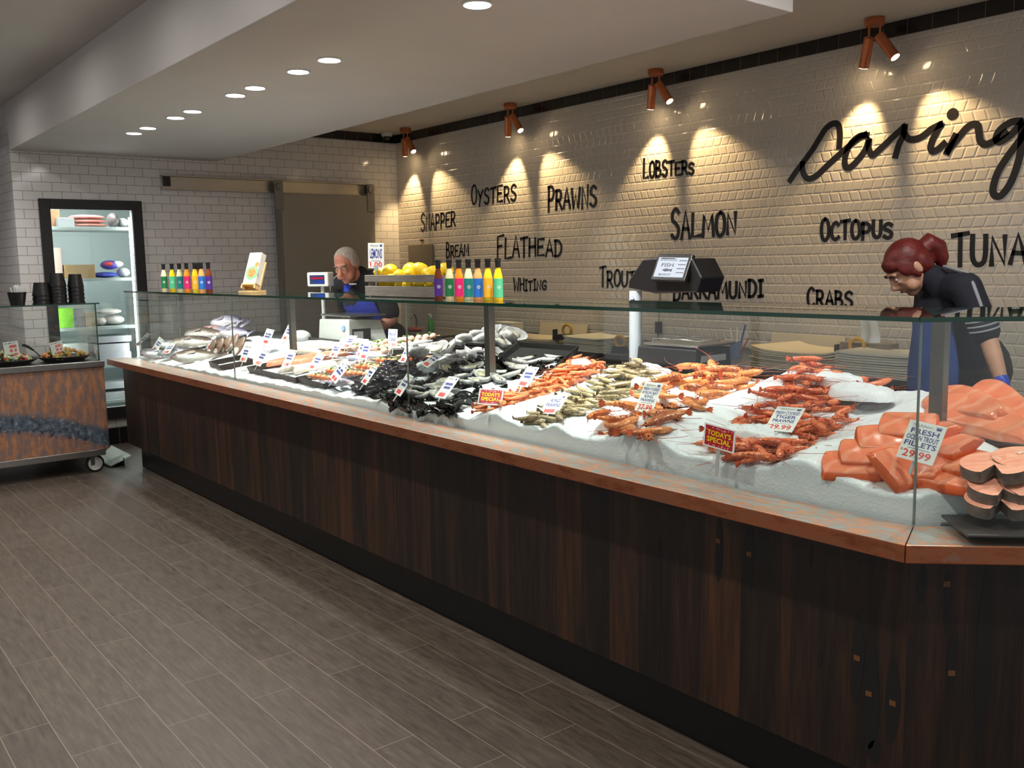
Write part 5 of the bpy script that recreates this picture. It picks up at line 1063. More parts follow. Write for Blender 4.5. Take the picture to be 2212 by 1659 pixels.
p = at_y(1590, 740, 5.2); t = thing('pen_cup', 'clear cup of pens beside the black scale', 'pen cup', (p.x, 5.2, ZB+.0005)); obj('cup', MB().lathe([(0, 0), (.035, 0), (.042, .11), (.040, .11), (.034, .004), (0, .004)], 18), mat('blue_grey_cup', rgb(108, 124, 160), .3), t, smooth=40)
for k, (dx, dz, c) in enumerate([(-.06, .20, (206, 200, 190)), (.0, .21, (220, 214, 204)), (.07, .23, (60, 70, 170)), (.10, .14, (190, 80, 60))]): obj('pen', MB().cyl((dx*.2, 0, .01), (dx, .01, dz), .006, n=8), mat('pen_%d' % k, rgb(*c), .4), t)
p = at_y(1423, 703, YW-.02); t = thing('wall_plug', 'black plug and cable hanging down the tiles behind the black scale', 'plug', (p.x, YW, p.z)); obj('plug', MB().box((-.02, -.045, -.06), (.02, -.0008, .03)), M_BLACK, t, bevel=.006); obj('cable', MB().tube([(0, -.03, -.06), (.01, -.03, -.12), (.06, -.04, -.19), (.12, -.06, -.215)], .005, 8).tube([(0, -.02, .03), (.003, -.006, .30)], .0025, 6), M_BLACK, t, smooth=60)
# hand basin unit at the far end
p0 = at_y(850, 716, 4.95); p1 = at_y(955, 716, 4.95); t = thing('basin_unit', 'dark stainless hand-basin unit in the far corner', 'basin', (p0.x, 4.95, 0)); Lb = p1.x-p0.x
obj('cabinet', MB().box((0, 0, 0.05), (Lb, YW-.014-4.95, .885)), M_STEELD, t, bevel=.004); obj('basin_rim', MB().box((-.01, -.01, .886), (Lb+.01, YW-.014-4.95, .905)), M_STEEL, t, bevel=.003)
q = at_y(903, 690, 5.3); qx = q.x-p0.x; obj('tap', MB().tube([(qx, .33, .90), (qx, .33, 1.02), (qx+.02, .30, 1.06), (qx+.06, .24, 1.06), (qx+.07, .22, 1.02)], .010, 10), M_STEEL, t, smooth=60)
p = at_y(894, 712, 5.12); tag(obj('red_cloth', MB().ell((p.x, 5.12, .925), (.13, .07, .019), 14, 8), mat('pink_red_cloth', rgb(176, 84, 76), .8, var=.2, vs=20), smooth=180), 'pink-red cloth folded on the basin unit', 'cloth')
p = at_y(931, 705, 5.2); t = thing('soap_bottle', 'green pump soap bottle on the basin unit', 'soap bottle', (p.x, 5.2, .9055)); obj('bottle', MB().lathe([(0, 0), (.030, 0), (.032, .01), (.030, .10), (.012, .125), (.012, .14), (0, .14)], 18), mat('green_soap', rgb(66, 150, 52), .2), t, smooth=40); obj('pump', MB().cyl((0, 0, .14), (0, 0, .17), .008).cyl((0, 0, .168), (-.04, 0, .168), .006), M_WHITE, t, smooth=40)
# ================================================================ people
def remesh(mb, voxel, smooth=6):
    me = mb.mesh('tmp', []); o = bpy.data.objects.new('tmp', me); COL.objects.link(o)
    m = o.modifiers.new('r', 'REMESH'); m.mode = 'VOXEL'; m.voxel_size = voxel; m.use_smooth_shade = True
    s = o.modifiers.new('s', 'SMOOTH'); s.factor = 0.5; s.iterations = smooth
    dg = bpy.context.evaluated_depsgraph_get(); out = bpy.data.meshes.new_from_object(o.evaluated_get(dg)); bpy.data.objects.remove(o); bpy.data.meshes.remove(me); return out
def limb(mb, pts, rad, n=14, flat=1.0, up=None):
    """tapered limb with round ends through the joints"""
    P = [Vector(p) for p in pts]; q = []; rr = []
    for i in range(len(P)-1):
        for k in range(5): u = k/5; q.append(P[i].lerp(P[i+1], u)); rr.append(rad[i]+(rad[i+1]-rad[i])*u)
    q.append(P[-1]); rr.append(rad[-1]); mb.tube(q, rr, n, flat=flat, up=up)
    for i, p in enumerate(P): mb.ell(p, (rad[i]*.985,)*3, 12, 8)
def basis(z, f):
    z = Vector(z).normalized(); f = Vector(f); f = (f-z*f.dot(z)).normalized(); x = f.cross(z).normalized(); return Matrix((x, f, z)).transposed()   # columns: right, forward, up
def head(mb, c, B, s=1.0, fem=False):
    """skull, jaw, nose, lips, brow, ears; c is the middle of the head, B its axes (right, forward, up)"""
    def E(p, r, rot=None): mb.ell(Vector(c)+B @ (Vector(p)*s), [x*s for x in r], 18, 12, B if rot is None else B @ rot)
    E((0, -.012, .035), (.076, .096, .088)); E((0, .018, -.03), (.064, .074, .085)); E((0, .050, -.092), (.032, .030, .026)); E((0, .030, -.065), (.050, .050, .045))
    E((0, .078, .030), (.052, .018, .014)); E((-.030, .076, -.008), (.020, .016, .018)); E((.030, .076, -.008), (.020, .016, .018))
    mb.tube([Vector(c)+B @ (Vector(p)*s) for p in ((0, .084, .022), (0, .098, -.004), (0, .110, -.026), (0, .092, -.040))], [x*s for x in (.009, .012, .016, .011)], 10)
    for sx in (-1, 1): E((sx*.013, .095, -.034), (.010, .012, .009)); E((sx*.078, -.012, -.004), (.010, .020, .032)); E((sx*.048, .045, -.055), (.022, .030, .030))
    E((0, .083, -.057), (.022, .012, .006)); E((0, .081, -.068), (.020, .012, .007))
def finger_hand(mb, wrist, d, palm_n, spread=1.0, curl=.5, s=1.0, left=True):
    """palm, four fingers of their own lengths bent at two knuckles, thumb off the side of the palm"""
    d = Vector(d).normalized(); n = Vector(palm_n); n = (n-d*n.dot(d)).normalized(); sd = d.cross(n)*(1 if left else -1); w = Vector(wrist)
    pc = w+d*.045*s
    M_ = Matrix((sd, d, n)).transposed(); mb.ell(pc, (.040*s, .050*s, .017*s), 14, 8, M_); mb.ell(w+d*.012*s, (.028*s, .03*s, .021*s), 12, 8, M_)
    for k, (off, L) in enumerate([(-.030, .062), (-.010, .074), (.011, .070), (.030, .054)]):
        b0 = w+d*.083*s+sd*off*s; a = curl*(.7+.12*k); p = [b0]; ang = 0.15
        for seg_ in (.45, .32, .23): ang += a*.8; p.append(p[-1]+(d*math.cos(ang)+n*math.sin(ang)+sd*off*.9*spread)*L*seg_*s)
        limb(mb, p, [.0088*s, .0082*s, .0075*s, .0066*s], 10)
    t0 = w+d*.030*s-sd*.034*s; t1 = t0+(d*.55-sd*.72+n*.35)*.036*s; t2 = t1+(d*.8-sd*.30+n*.5)*.028*s; limb(mb, [t0, t1, t2], [.0125*s, .0100*s, .0078*s], 10)
M_SKIN1 = mat('weathered_skin', rgb(176, 116, 92), .5, var=.12, vs=14); M_SKIN2 = mat('pale_skin', rgb(206, 156, 128), .5, var=.08, vs=14)
M_SHIRT = mat('black_polo_cloth', rgb(22, 22, 27), .85, var=.2, vs=14); M_SHIRT2 = mat('navy_polo_cloth', rgb(30, 32, 44), .85, var=.2, vs=14); M_APRON = mat('blue_apron_cloth', rgb(34, 54, 168), .8, var=.2, vs=10)
M_TROU = mat('dark_trousers', rgb(48, 43, 42), .85, var=.2, vs=10); M_HAIRG = mat('short_grey_hair', rgb(176, 166, 154), .7, var=.25, vs=40, bump=.6, bs=90, stretch=(1, 1, .3)); M_HAIRR = mat('dark_red_hair', rgb(104, 30, 26), .45, var=.35, vs=30, bump=.5, bs=70, stretch=(.4, 1, 1))
M_PIPE = mat('grey_white_piping', rgb(150, 152, 158), .7); M_SHOE = mat('black_shoes', rgb(20, 20, 20), .5); M_GLOVE = mat('blue_glove', rgb(28, 66, 190), .4); M_LIP = mat('lip', rgb(150, 84, 74), .5); M_BROW = mat('grey_brow', rgb(120, 104, 92), .8); M_BROWR = mat('dark_brow', rgb(60, 36, 30), .8)
def eyes(par, c, B, s, brow):
    b = MB()
    for sx in (-1, 1): b.ell(Vector(c)+B @ Vector((sx*.030*s, .083*s, .008*s)), (.0105*s, .0075*s, .0055*s), 12, 8, B)
    e = obj('eyes', b, M_WHITE, par, smooth=180); b = MB()
    for sx in (-1, 1): b.ell(Vector(c)+B @ Vector((sx*.030*s, .0875*s, .006*s)), (.0052*s, .0045*s, .0048*s), 10, 6, B)
    obj('irises', b, M_EYE, e, smooth=180); b = MB()
    for sx in (-1, 1): b.tube([Vector(c)+B @ (Vector(p)*s) for p in ((sx*.013, .0955, .030), (sx*.030, .0945, .037), (sx*.048, .084, .030))], [.004*s, .0055*s, .003*s], 8)
    obj('eyebrows', b, brow, par, smooth=180); b = MB().tube([Vector(c)+B @ (Vector(p)*s) for p in ((-.022, .088, -.063), (0, .0955, -.062), (.022, .088, -.063))], [.002*s, .0045*s, .002*s], 8); obj('mouth', b, M_LIP, par, smooth=180)
# ---- man behind the white scale
hc = at_y(748, 574, 3.33); fx = Vector((.12, -.99, 0)).normalized(); hx = hc.x
chest = Vector((hx-.05, 3.50, 1.34)); pel = Vector((hx-.07, 3.70, .97)); neck = Vector((hx-.03, 3.45, 1.50)); shL = Vector((hx+.15, 3.52, 1.455)); shR = Vector((hx-.25, 3.42, 1.445))
elL = Vector((hx+.24, 3.56, 1.17)); wrL = Vector((hx+.17, 3.35, 1.065)); elR = Vector((hx-.31, 3.50, 1.17)); wrR = Vector((hx-.20, 3.34, 1.065))
hB = basis((.14, -.36, .9), (.46, -.76, -.40)); b = MB()
head(b, hc, hB, 1.02); limb(b, [neck+Vector((0, .02, -.04)), hc+hB @ Vector((0, -.02, -.06))], [.062, .056])
limb(b, [pel, pel.lerp(chest, .5), chest, neck+Vector((0, .03, -.07))], [.150, .150, .158, .09], 18, flat=.74, up=(0, 1, .3)); limb(b, [shL, shR], [.072, .072])
for sh_, el, wr, lf in ((shL, elL, wrL, True), (shR, elR, wrR, False)):
    limb(b, [sh_, sh_.lerp(el, .5), el, el.lerp(wr, .35), wr], [.062, .052, .043, .043, .029]); finger_hand(b, wr, (wr-el)*Vector((.6, 1, .1)), (0, 0, -1), 1, .35, 1.05, lf)
kn = [pel+Vector((.11, -.01, -.45)), pel+Vector((-.11, -.01, -.45))]; an = [pel+Vector((.12, .03, -.89)), pel+Vector((-.13, .02, -.89))]
for s_, k_, a_ in ((1, kn[0], an[0]), (-1, kn[1], an[1])): limb(b, [pel+Vector((s_*.09, 0, -.04)), k_, k_.lerp(a_, .3), a_], [.092, .060, .060, .040]); limb(b, [a_+Vector((0, .03, -.04)), a_+Vector((0, -.15, -.05))], [.036, .030])
man = obj('person', remesh(b, .0065), M_SKIN1); tag(man, 'person with short grey hair and blue apron leaning over the white scale', 'person')
eyes(man, hc, hB, 1.02, M_BROW)
b = MB(); limb(b, [pel+Vector((0, 0, .02)), pel.lerp(chest, .5), chest, neck+Vector((0, .035, -.075))], [.168, .166, .174, .10], 18, flat=.76, up=(0, 1, .3)); limb(b, [shL, shR], [.084, .084])
for sh_, el in ((shL, elL), (shR, elR)): limb(b, [sh_, sh_.lerp(el, .5), sh_.lerp(el, .80)], [.078, .073, .072])
limb(b, [neck+Vector((0, .02, -.05)), neck+Vector((0, .005, -.005))], [.085, .074])
sh1 = obj('polo_shirt', remesh(b, .008), M_SHIRT, man)
b = MB()
for s_, sh_ in ((1, shL), (-1, shR)): b.tube([sh_+Vector((-s_*.06, -.062, .055)), sh_+Vector((s_*.0, -.086, .01)), sh_+Vector((s_*.025, -.080, -.06)), sh_+Vector((s_*.03, -.07, -.14))], .006, 6)
obj('piping', b, M_PIPE, sh1, smooth=60)
b = MB()
for k in range(5): b.box((hx+.02+.014*k, 3.333, 1.43), (hx+.03+.014*k, 3.36, 1.442))
b.M = None; obj('chest_print', b, M_WHITE, sh1)
def shell(mb, fn, nu, nv, th, dirn):
    mb.grid(fn, nu, nv); o = len(mb.v)//1; 
    return mb
b = MB()
def apr(u, v):
    a = (u-.5)*2; z = 1.43-.89*v; wv = (.12+.10*min(1, v*5)) if v < .2 else .22; t_ = max(0, min(1, (z-.90)/.38)); yc = 3.70-.20*t_; front = yc-.152-.01*math.cos(a*3); return (hx-.05+a*wv, front+.10*a*a+.012*math.sin(u*14)*v, z)
b.grid(apr, 20, 16); n_ = len(b.v); nf = len(b.f); b.add([(x, y+.006, z) for x, y, z in b.v[:n_]], [tuple(reversed(f)) for f in b.f[:nf]]); obj('apron', b, M_APRON, man, smooth=180)
b = MB(); limb(b, [pel+Vector((-.02, 0, .0)), pel+Vector((.02, 0, .0))], [.168, .168])
for s_, k_, a_ in ((1, kn[0], an[0]), (-1, kn[1], an[1])): limb(b, [pel+Vector((s_*.09, 0, -.04)), k_, a_+Vector((0, 0, .02))], [.108, .080, .066])
obj('trousers', remesh(b, .009), M_TROU, man)
b = MB()
for a_ in an: limb(b, [a_+Vector((0, .035, -.035)), a_+Vector((0, -.08, -.045)), a_+Vector((0, -.16, -.045))], [.047, .042, .036])
o_ = obj('shoes', remesh(b, .009), M_SHOE, man)
b = MB(); b.ell(hc+hB @ Vector((0, -.022, .052)), (.082, .094, .080), 20, 12, hB); b.ell(hc+hB @ Vector((0, -.052, .005)), (.080, .068, .082), 20, 12, hB)
for sx in (-1, 1): b.ell(hc+hB @ Vector((sx*.070, -.005, .028)), (.014, .038, .040), 12, 8, hB)
obj('hair', remesh(b, .006, 3), M_HAIRG, man)
# ---- woman bending at the right
wc = at_y(1962, 580, 4.02); F = Vector((-.62, -.78, 0)); Lf = Vector((.78, -.62, 0)); Zu = Vector((0, 0, 1))
hB = basis(F*.62+Zu*.66, F*.72-Zu*.68); pw = at_y(2100, 800, 4.02+.36)
neckw = at_y(2018, 606, 4.09); chw = neckw.lerp(pw, .38)+Zu*.03; sL = neckw-F*.06+Lf*.17-Zu*.03; sR = neckw-F*.06-Lf*.17-Zu*.03
eL = at_y(2136, 735, 4.02); wL = at_y(2166, 832, 3.98); eR = at_y(1998, 735, 4.24); wR = eR+F*.05-Zu*.22+Lf*.05
b = MB(); head(b, wc, hB, .97, True); limb(b, [neckw, wc+hB @ Vector((0, -.035, -.055))], [.052, .048])
limb(b, [pw, pw.lerp(chw, .5), chw, neckw-F*.04-Zu*.03], [.150, .125, .140, .075], 18, flat=.78, up=F); limb(b, [sL, sR], [.056, .056])
limb(b, [sL, sL.lerp(eL, .5), eL, eL.lerp(wL, .35), wL], [.052, .045, .037, .036, .025]); finger_hand(b, wL, wL-eL, -Lf, 1, .5, .95, True)
limb(b, [sR, sR.lerp(eR, .5), eR, eR.lerp(wR, .35), wR], [.052, .045, .037, .036, .025]); finger_hand(b, wR, wR-eR, Lf, 1, .5, .95, False)
kw = [Vector((pw.x, pw.y, .48))+Lf*.10+F*.03, Vector((pw.x, pw.y, .48))-Lf*.10+F*.03]; aw = [Vector((pw.x, pw.y, .085))+Lf*.11, Vector((pw.x, pw.y, .085))-Lf*.11]
for s_, k_, a_ in ((1, kw[0], aw[0]), (-1, kw[1], aw[1])): limb(b, [pw+Lf*.085*s_-Zu*.05, k_, k_.lerp(a_, .3), a_], [.098, .060, .058, .038]); limb(b, [a_-F*.03-Zu*.04, a_+F*.14-Zu*.05], [.034, .028])
wom = obj('person', remesh(b, .0065), M_SKIN2); tag(wom, 'person with dark red tied-up hair in a navy polo bending over behind the counter', 'person'); eyes(wom, wc, hB, .97, M_BROWR)
b = MB(); limb(b, [pw+Zu*.02, pw.lerp(chw, .5), chw, neckw-F*.045-Zu*.03], [.168, .148, .158, .088], 18, flat=.80, up=F); limb(b, [sL, sR], [.070, .070]); limb(b, [sL, sL.lerp(eL, .5), sL.lerp(eL, .82)], [.068, .064, .064]); limb(b, [sR, sR.lerp(eR, .5), sR.lerp(eR, .72)], [.068, .064, .064]); limb(b, [neckw-F*.03-Zu*.03, neckw+F*.012+Zu*.012], [.076, .064])
s2 = obj('polo_shirt', remesh(b, .008), M_SHIRT2, wom)
b = MB(); up_ = (sL-eL).normalized(); nrm_ = Lf
b.tube([neckw+Lf*.055-F*.015+Zu*.062, sL+Zu*.062+Lf*.01, sL+Lf*.062-F*.0+Zu*.02, sL.lerp(eL, .35)+Lf*.066+Zu*.0], .008, 6)
for k in range(3): q = sL.lerp(eL, .60+.09*k); ax = (eL-sL).normalized(); p_ = ax.cross(Lf).normalized(); b.tube([q+Lf*.066*math.cos(a)+p_*.066*math.sin(a) for a in [R(-80+16*j) for j in range(11)]], .005, 6)
obj('grey_stripes', b, M_PIPE, s2, smooth=60)
b = MB()
def apw(u, v):
    a = (u-.5)*2; top = chw+F*.155-Zu*.02; bot = Vector((pw.x, pw.y, .60))+F*.28; c = top.lerp(bot, v); q = c+Lf*a*(.13+.10*min(1, v*3))-F*(.10*a*a)+F*.012*math.sin(u*13)*v; return tuple(q)
b.grid(apw, 18, 14); n_ = len(b.v); nf = len(b.f); b.add([tuple(Vector(p)-F*.006) for p in b.v[:n_]], [tuple(reversed(f)) for f in b.f[:nf]]); obj('apron', b, mat('lighter_blue_apron', rgb(52, 80, 150), .8, var=.2, vs=10), wom, smooth=180)  # lighter, less saturated blue than the other apron
b = MB(); limb(b, [pw-Lf*.02, pw+Lf*.02], [.166, .166])
for s_, k_, a_ in ((1, kw[0], aw[0]), (-1, kw[1], aw[1])): limb(b, [pw+Lf*.085*s_-Zu*.05, k_, a_+Zu*.03], [.112, .080, .066])
obj('trousers', remesh(b, .009), M_TROU, wom)
b = MB()
for a_ in aw: limb(b, [a_-F*.035-Zu*.035, a_+F*.08-Zu*.045, a_+F*.15-Zu*.045], [.046, .040, .034])
obj('shoes', remesh(b, .009), M_SHOE, wom)
b = MB(); finger_hand(b, wL, wL-eL, -Lf, 1, .5, 1.10, True); limb(b, [wL, wL.lerp(eL, .12)], [.030, .031]); obj('glove', remesh(b, .005, 3), M_GLOVE, wom)
b = MB(); finger_hand(b, wR, wR-eR, Lf, 1, .5, 1.10, False); limb(b, [wR, wR.lerp(eR, .12)], [.030, .031]); obj('glove', remesh(b, .005, 3), M_GLOVE, wom)
b = MB(); b.ell(wc+hB @ Vector((0, -.020, .050)), (.082, .096, .082), 20, 12, hB); b.ell(wc+hB @ Vector((0, -.050, .0)), (.080, .064, .085), 20, 12, hB); b.ell(wc+hB @ Vector((0, .05, .062)), (.060, .035, .040), 16, 10, hB)
for sx in (-1, 1): b.ell(wc+hB @ Vector((sx*.066, .016, .030)), (.016, .046, .046), 12, 8, hB); b.ell(wc+hB @ Vector((sx*.070, .004, -.012)), (.012, .022, .034), 12, 8, hB)
bun = wc+hB @ Vector((0, -.122, .012)); b.ell(wc+hB @ Vector((0, -.092, .012)), (.036, .03, .036), 14, 8, hB); b.tube([bun+hB @ Vector((0, .03, .01)), bun+hB @ Vector((0, -.02, .008)), bun+hB @ Vector((0, -.030, -.03)), bun+hB @ Vector((0, -.012, -.085)), bun+hB @ Vector((0, .012, -.12))], [.040, .048, .046, .034, .012], 14)
hw = obj('hair', remesh(b, .006, 4), M_HAIRR, wom); obj('hair_tie', MB().tube([wc+hB @ Vector((.036*math.cos(2*PI*k/16), -.098, .012+.036*math.sin(2*PI*k/16))) for k in range(17)], .012, 8, caps=False), M_BLACKM, hw, smooth=60)
# ================================================================ copper-fronted salad cart
def m_cartcop():
    t = NT('copper_with_painted_patina_fish'); v = t.coord('Object'); a = t.noise(t.coord('Object', scale=(1, 9, 2.6), rot=(.35, 0, 0)), 3.0, 6, .66); w = t.noise(v, 26, 4, .7)
    c = t.ramp(t.math('ADD', t.math('MULTIPLY', a, .75), t.math('MULTIPLY', w, .25)), [(.34, rgb(206, 152, 112)), (.46, rgb(186, 132, 100)), (.54, rgb(150, 120, 108)), (.64, rgb(124, 120, 126))])
    # the broad grey-blue arched streak across the lower half
    sp = t.n('ShaderNodeSeparateXYZ'); t.l(v, sp.inputs[0])
    dy = t.math('ADD', sp.outputs[1], .90); arc = t.math('ADD', .47, t.math('MULTIPLY', t.math('MULTIPLY', dy, dy), -.26)); arc = t.math('ADD', arc, t.math('MULTIPLY', t.math('SUBTRACT', w, .5), .16))
    d = t.math('ABSOLUTE', t.math('SUBTRACT', sp.outputs[2], arc)); m_ = t.n('ShaderNodeMapRange', interpolation_type='SMOOTHSTEP'); t.l(d, m_.inputs[0]); m_.inputs[1].default_value = .10; m_.inputs[2].default_value = .045
    cc = t.ramp(w, [(.35, rgb(52, 58, 70)), (.55, rgb(104, 116, 130)), (.7, rgb(160, 168, 176))]); c = t.mix(m_.outputs[0], c, cc)
    t.bsdf(c, .42, .45, t.bump(w, .1, .003)); return t.m
M_CART = m_cartcop(); XC0, XC1, YC0, YC1 = -7.60, -8.42, .62, 2.0
cart = thing('salad_cart', 'copper-fronted wheeled salad cart with a glass guard, by the cold-room door', 'cart', (XC0, YC1, 0))
Lc2 = YC1-YC0; Dc = XC0-XC1
obj('copper_panel', MB().box((-.012, -Lc2, .185), (0, .0, .828)), M_CART, cart); obj('copper_side', MB().box((-Dc, -.012, .185), (-.013, 0, .828)), M_CART, cart); obj('copper_side', MB().box((-Dc, -Lc2, .185), (-.013, -Lc2+.012, .828)), M_CART, cart); obj('back_panel', MB().box((-Dc-.012, -Lc2, .185), (-Dc-.001, 0, .828)), M_STEELD, cart)
obj('steel_top', MB().box((-Dc-.02, -Lc2-.02, .829), (.02, .005, .876)), M_STEEL, cart, bevel=.004)
obj('base_frame', MB().box((-Dc, -Lc2, .135), (-.002, -.03, .184)), M_STEEL, cart, bevel=.003)
for x, y in ((-.07, -.12), (-.07, -Lc2+.12), (-Dc+.07, -.12), (-Dc+.07, -Lc2+.12)):
    c = obj('caster', MB().box((x-.028, y-.03, .120), (x+.028, y+.03, .1345)).box((x-.026, y-.014, .06), (x-.021, y+.014, .121)).box((x+.021, y-.014, .06), (x+.026, y+.014, .121)), M_STEELD, cart)
    obj('wheel', MB().tube([(x-.017, y+.02, .068), (x-.012, y+.02, .068), (x+.012, y+.02, .068), (x+.017, y+.02, .068)], [.062, .068, .068, .062], 28), M_BLACKM, c, smooth=40); obj('hub', MB().tube([(x-.0195, y+.02, .068), (x+.0195, y+.02, .068)], .053, 24), mat('white_hub', rgb(206, 204, 198), .4), c, smooth=40)
ZCG = 1.322
gb = MB(); gb.box((-Dc+.25, -Lc2, ZCG-.01), (.01, -.0, ZCG))
for k in range(6):
    if k not in (0, 1): gb.mi[k] = 1
obj('glass_top', gb, [M_GLASS, M_GEDGE], cart)
def gpane(b_, edges):
    for k in edges: b_.mi[k] = 1
    return b_
obj('glass_front', gpane(MB().box((-.018, -Lc2, .877), (-.008, -.03, ZCG-.0105)), (4,)), [M_GLASS, M_GEDGE], cart); obj('glass_side', gpane(MB().box((-Dc+.25, -.030, .877), (-.0185, -.020, ZCG-.0105)), (3,)), [M_GLASS, M_GEDGE], cart)
# cups on the cart glass
M_CUP = mat('black_takeaway_cup', rgb(20, 19, 21), .35)
XCU = XC0-.16
def cups(px, ytop, n, label, w=.044):
    p = at_x(px, 651, XCU); zt_ = at_x(px, ytop, XCU).z-ZCG; t = thing('cup_stack', label, 'cups', (XCU, p.y, ZCG), 0, 'black cup stacks'); h_ = min(.10, zt_*.7); st = (zt_-h_)/max(1, n-1)
    for k in range(n): obj('cup', MB().lathe([(0, st*k+h_), (w*.74, st*k+h_), (w*.98, st*k+.006), (w*1.03, st*k+.006), (w*1.03, st*k), (w*.95, st*k), (w*.70, st*k+h_-.004), (0, st*k+h_-.004)], 22), M_CUP, t, smooth=40)
cups(91, 610, 3, 'shortest upside-down stack of black cups on the cart glass', .066); cups(126, 590, 6, 'tallest upside-down stack of black cups, middle of the cart glass', .066); cups(166, 592, 5, 'upside-down stack of black cups at the right end of the cart glass', .060)
p = at_x(38, 652, XCU); t = thing('straw_cup', 'black cup full of white-wrapped straws on the cart glass', 'cup', (XCU, p.y, ZCG)); obj('cup', MB().lathe([(0, 0), (.050, 0), (.066, .095), (.062, .095), (.048, .004), (0, .004)], 22), M_CUP, t, smooth=40)
rn = random.Random(8); b = MB()
for k in range(26): a = rn.uniform(0, 6.28); r = rn.uniform(0, .04); b.cyl((r*.6*math.cos(a), r*.6*math.sin(a), .01), (r*1.5*math.cos(a), r*1.5*math.sin(a), rn.uniform(.125, .15)), .0055, n=6)
obj('straws', b, M_WHITE, t)
# salads in black pans
def pan_food(py0, py1, label, cols, seed):
    y0, y1 = at_x(py0, 770, XC0-.25).y, at_x(py1, 770, XC0-.25).y; yc, w = (y0+y1)/2, abs(y1-y0)
    t = thing('salad_pan', label, 'food pan', (XC0-.24, yc, .8765)); b = MB().lathe([(0, 0), (w*.36, 0), (w*.52, .035), (w*.54, .035), (w*.37, -.0), (0, -.0)], 28) if False else MB().lathe([(0, 0), (w*.38, 0), (w*.54, .038), (w*.52, .040), (w*.36, .006), (0, .006)], 28); obj('pan', b, M_BLACKM, t, smooth=40)
    rr = random.Random(seed); mbs = [MB() for c in cols]
    for k in range(150):
        a = rr.uniform(0, 6.28); r = w*.46*math.sqrt(rr.random()); h_ = .075*(1-(r/(w*.5))**2)+.022; s_ = rr.uniform(.010, .020); mbs[k % len(cols)].ell((r*math.cos(a), r*math.sin(a), h_*rr.uniform(.75, 1)), (s_, s_*rr.uniform(.5, 1), s_*rr.uniform(.35, .8)), 7, 5, Euler((rr.uniform(0, 3), rr.uniform(0, 3), rr.uniform(0, 3))).to_matrix())
    for m_, c, nm in zip(mbs, cols, ('seafood_bits', 'green_bits', 'red_bits', 'pale_bits')): o = obj(nm, m_, mat(nm+'_%d' % seed, rgb(*c), .35, var=.2, vs=40), t, smooth=180); o['kind'] = 'stuff'
    return t, yc
pan_food(-60, 78, 'black pan of tomato salad at the left of the cart', [(206, 190, 156), (96, 140, 52), (186, 42, 30), (222, 210, 180)], 1); tp, ycp = pan_food(82, 192, 'black pan of golden seafood salad at the right of the cart', [(196, 142, 74), (150, 150, 70), (206, 112, 62), (208, 176, 110)], 2)
q0_ = at_x(48, 744, XC0-.30); q1_ = at_x(73, 757, XC0-.28); q2_ = at_x(90, 772, XC0-.26); tag(obj('serving_tongs', MB().tube([q0_, q0_.lerp(q1_, .5)+Vector((0, 0, .006)), q1_], [.009, .011, .007], 8).tube([q1_, q2_], .004, 6), M_BLACK, smooth=60), 'black-handled spoon sticking up between the two salad pans', 'spoon')
# white board lying between cart and counter
c4 = [at_z(209, 992, .03), at_z(238, 1005, .02), at_z(283, 983, .085), at_z(241, 962, .10)]
b = MB().hull([q-Vector((0, 0, .012)) for q in c4], c4); tag(obj('white_board', b, mat('pale_green_white_board', rgb(206, 216, 204), .5)), 'white plastic board tilted up from the floor between the cart and the counter', 'board')
b = MB().prism([(c4[2].x-.05, c4[2].y-.04), (c4[2].x+.02, c4[2].y-.06), (c4[3].x+.05, c4[3].y-.02), (c4[3].x, c4[3].y-.01)], 0.0005, .066); tag(obj('floor_block', b, M_BLACKM), 'black block filling the shaded gap under the tilted white board', 'block')  # black prism put where there is only shade under the raised board
p = at_z(244, 946, .05); t = thing('floor_stub', 'small white round foot on the floor behind the copper cart', 'foot', (p.x, p.y, 0)); obj('cap', MB().ell((0, 0, .07), (.045, .045, .03), 14, 8), M_WHITE, t, smooth=180); obj('stub', MB().cyl((0, 0, 0.0005), (0, 0, .05), .03), M_BLACKM, t)

# ================================================================ cold room behind the glass door
fy0, fy1, fz1, fz0 = 1.885, 2.735, 2.185, .235
t = thing('door_2', 'tall black-framed glass cold-room door glowing white inside', 'door', (XE, 0, 0)); t['kind'] = 'structure'
b = MB(); th = .085
b.box((.001, fy0, fz0), (.035, fy0+th, fz1)).box((.001, fy1-th, fz0), (.035, fy1, fz1)).box((.001, fy0+th, fz1-th), (.035, fy1-th, fz1)).box((.001, fy0+th, fz0), (.035, fy1-th, fz0+th+.02))
obj('door_frame', b, M_BLACKM, t, bevel=.003); obj('glass_pane', MB().box((.012, fy0+th, fz0+th+.02), (.018, fy1-th, fz1-th)), M_GLASS, t)
obj('pull_handle', MB().cyl((.06, fy1-.04, 1.0), (.06, fy1-.04, 1.35), .010).cyl((.03, fy1-.04, 1.02), (.06, fy1-.04, 1.02), .008).cyl((.03, fy1-.04, 1.33), (.06, fy1-.04, 1.33), .008), M_BLACK, t)
M_CW = mat('white_coolroom_panel', rgb(184, 196, 194), .5)
b = MB(); x0, x1, ya, yb = -10.3, XE-.121, 1.805, 3.2
b.box((x0-.05, ya-.004, .2), (x0, yb, 2.4)).box((x0, ya-.004, .2), (x1, ya, 2.4)).box((x0, yb, .2), (x1, yb+.05, 2.4)).box((x0-.05, ya-.004, 2.4), (x1, yb+.05, 2.45)).box((x0-.05, ya-.004, .15), (x1, yb+.05, .2))
struct('wall_coolroom', b, M_CW)
M_TUBE = emis('coolroom_tube', (.93, .98, 1, 1), 22.0)
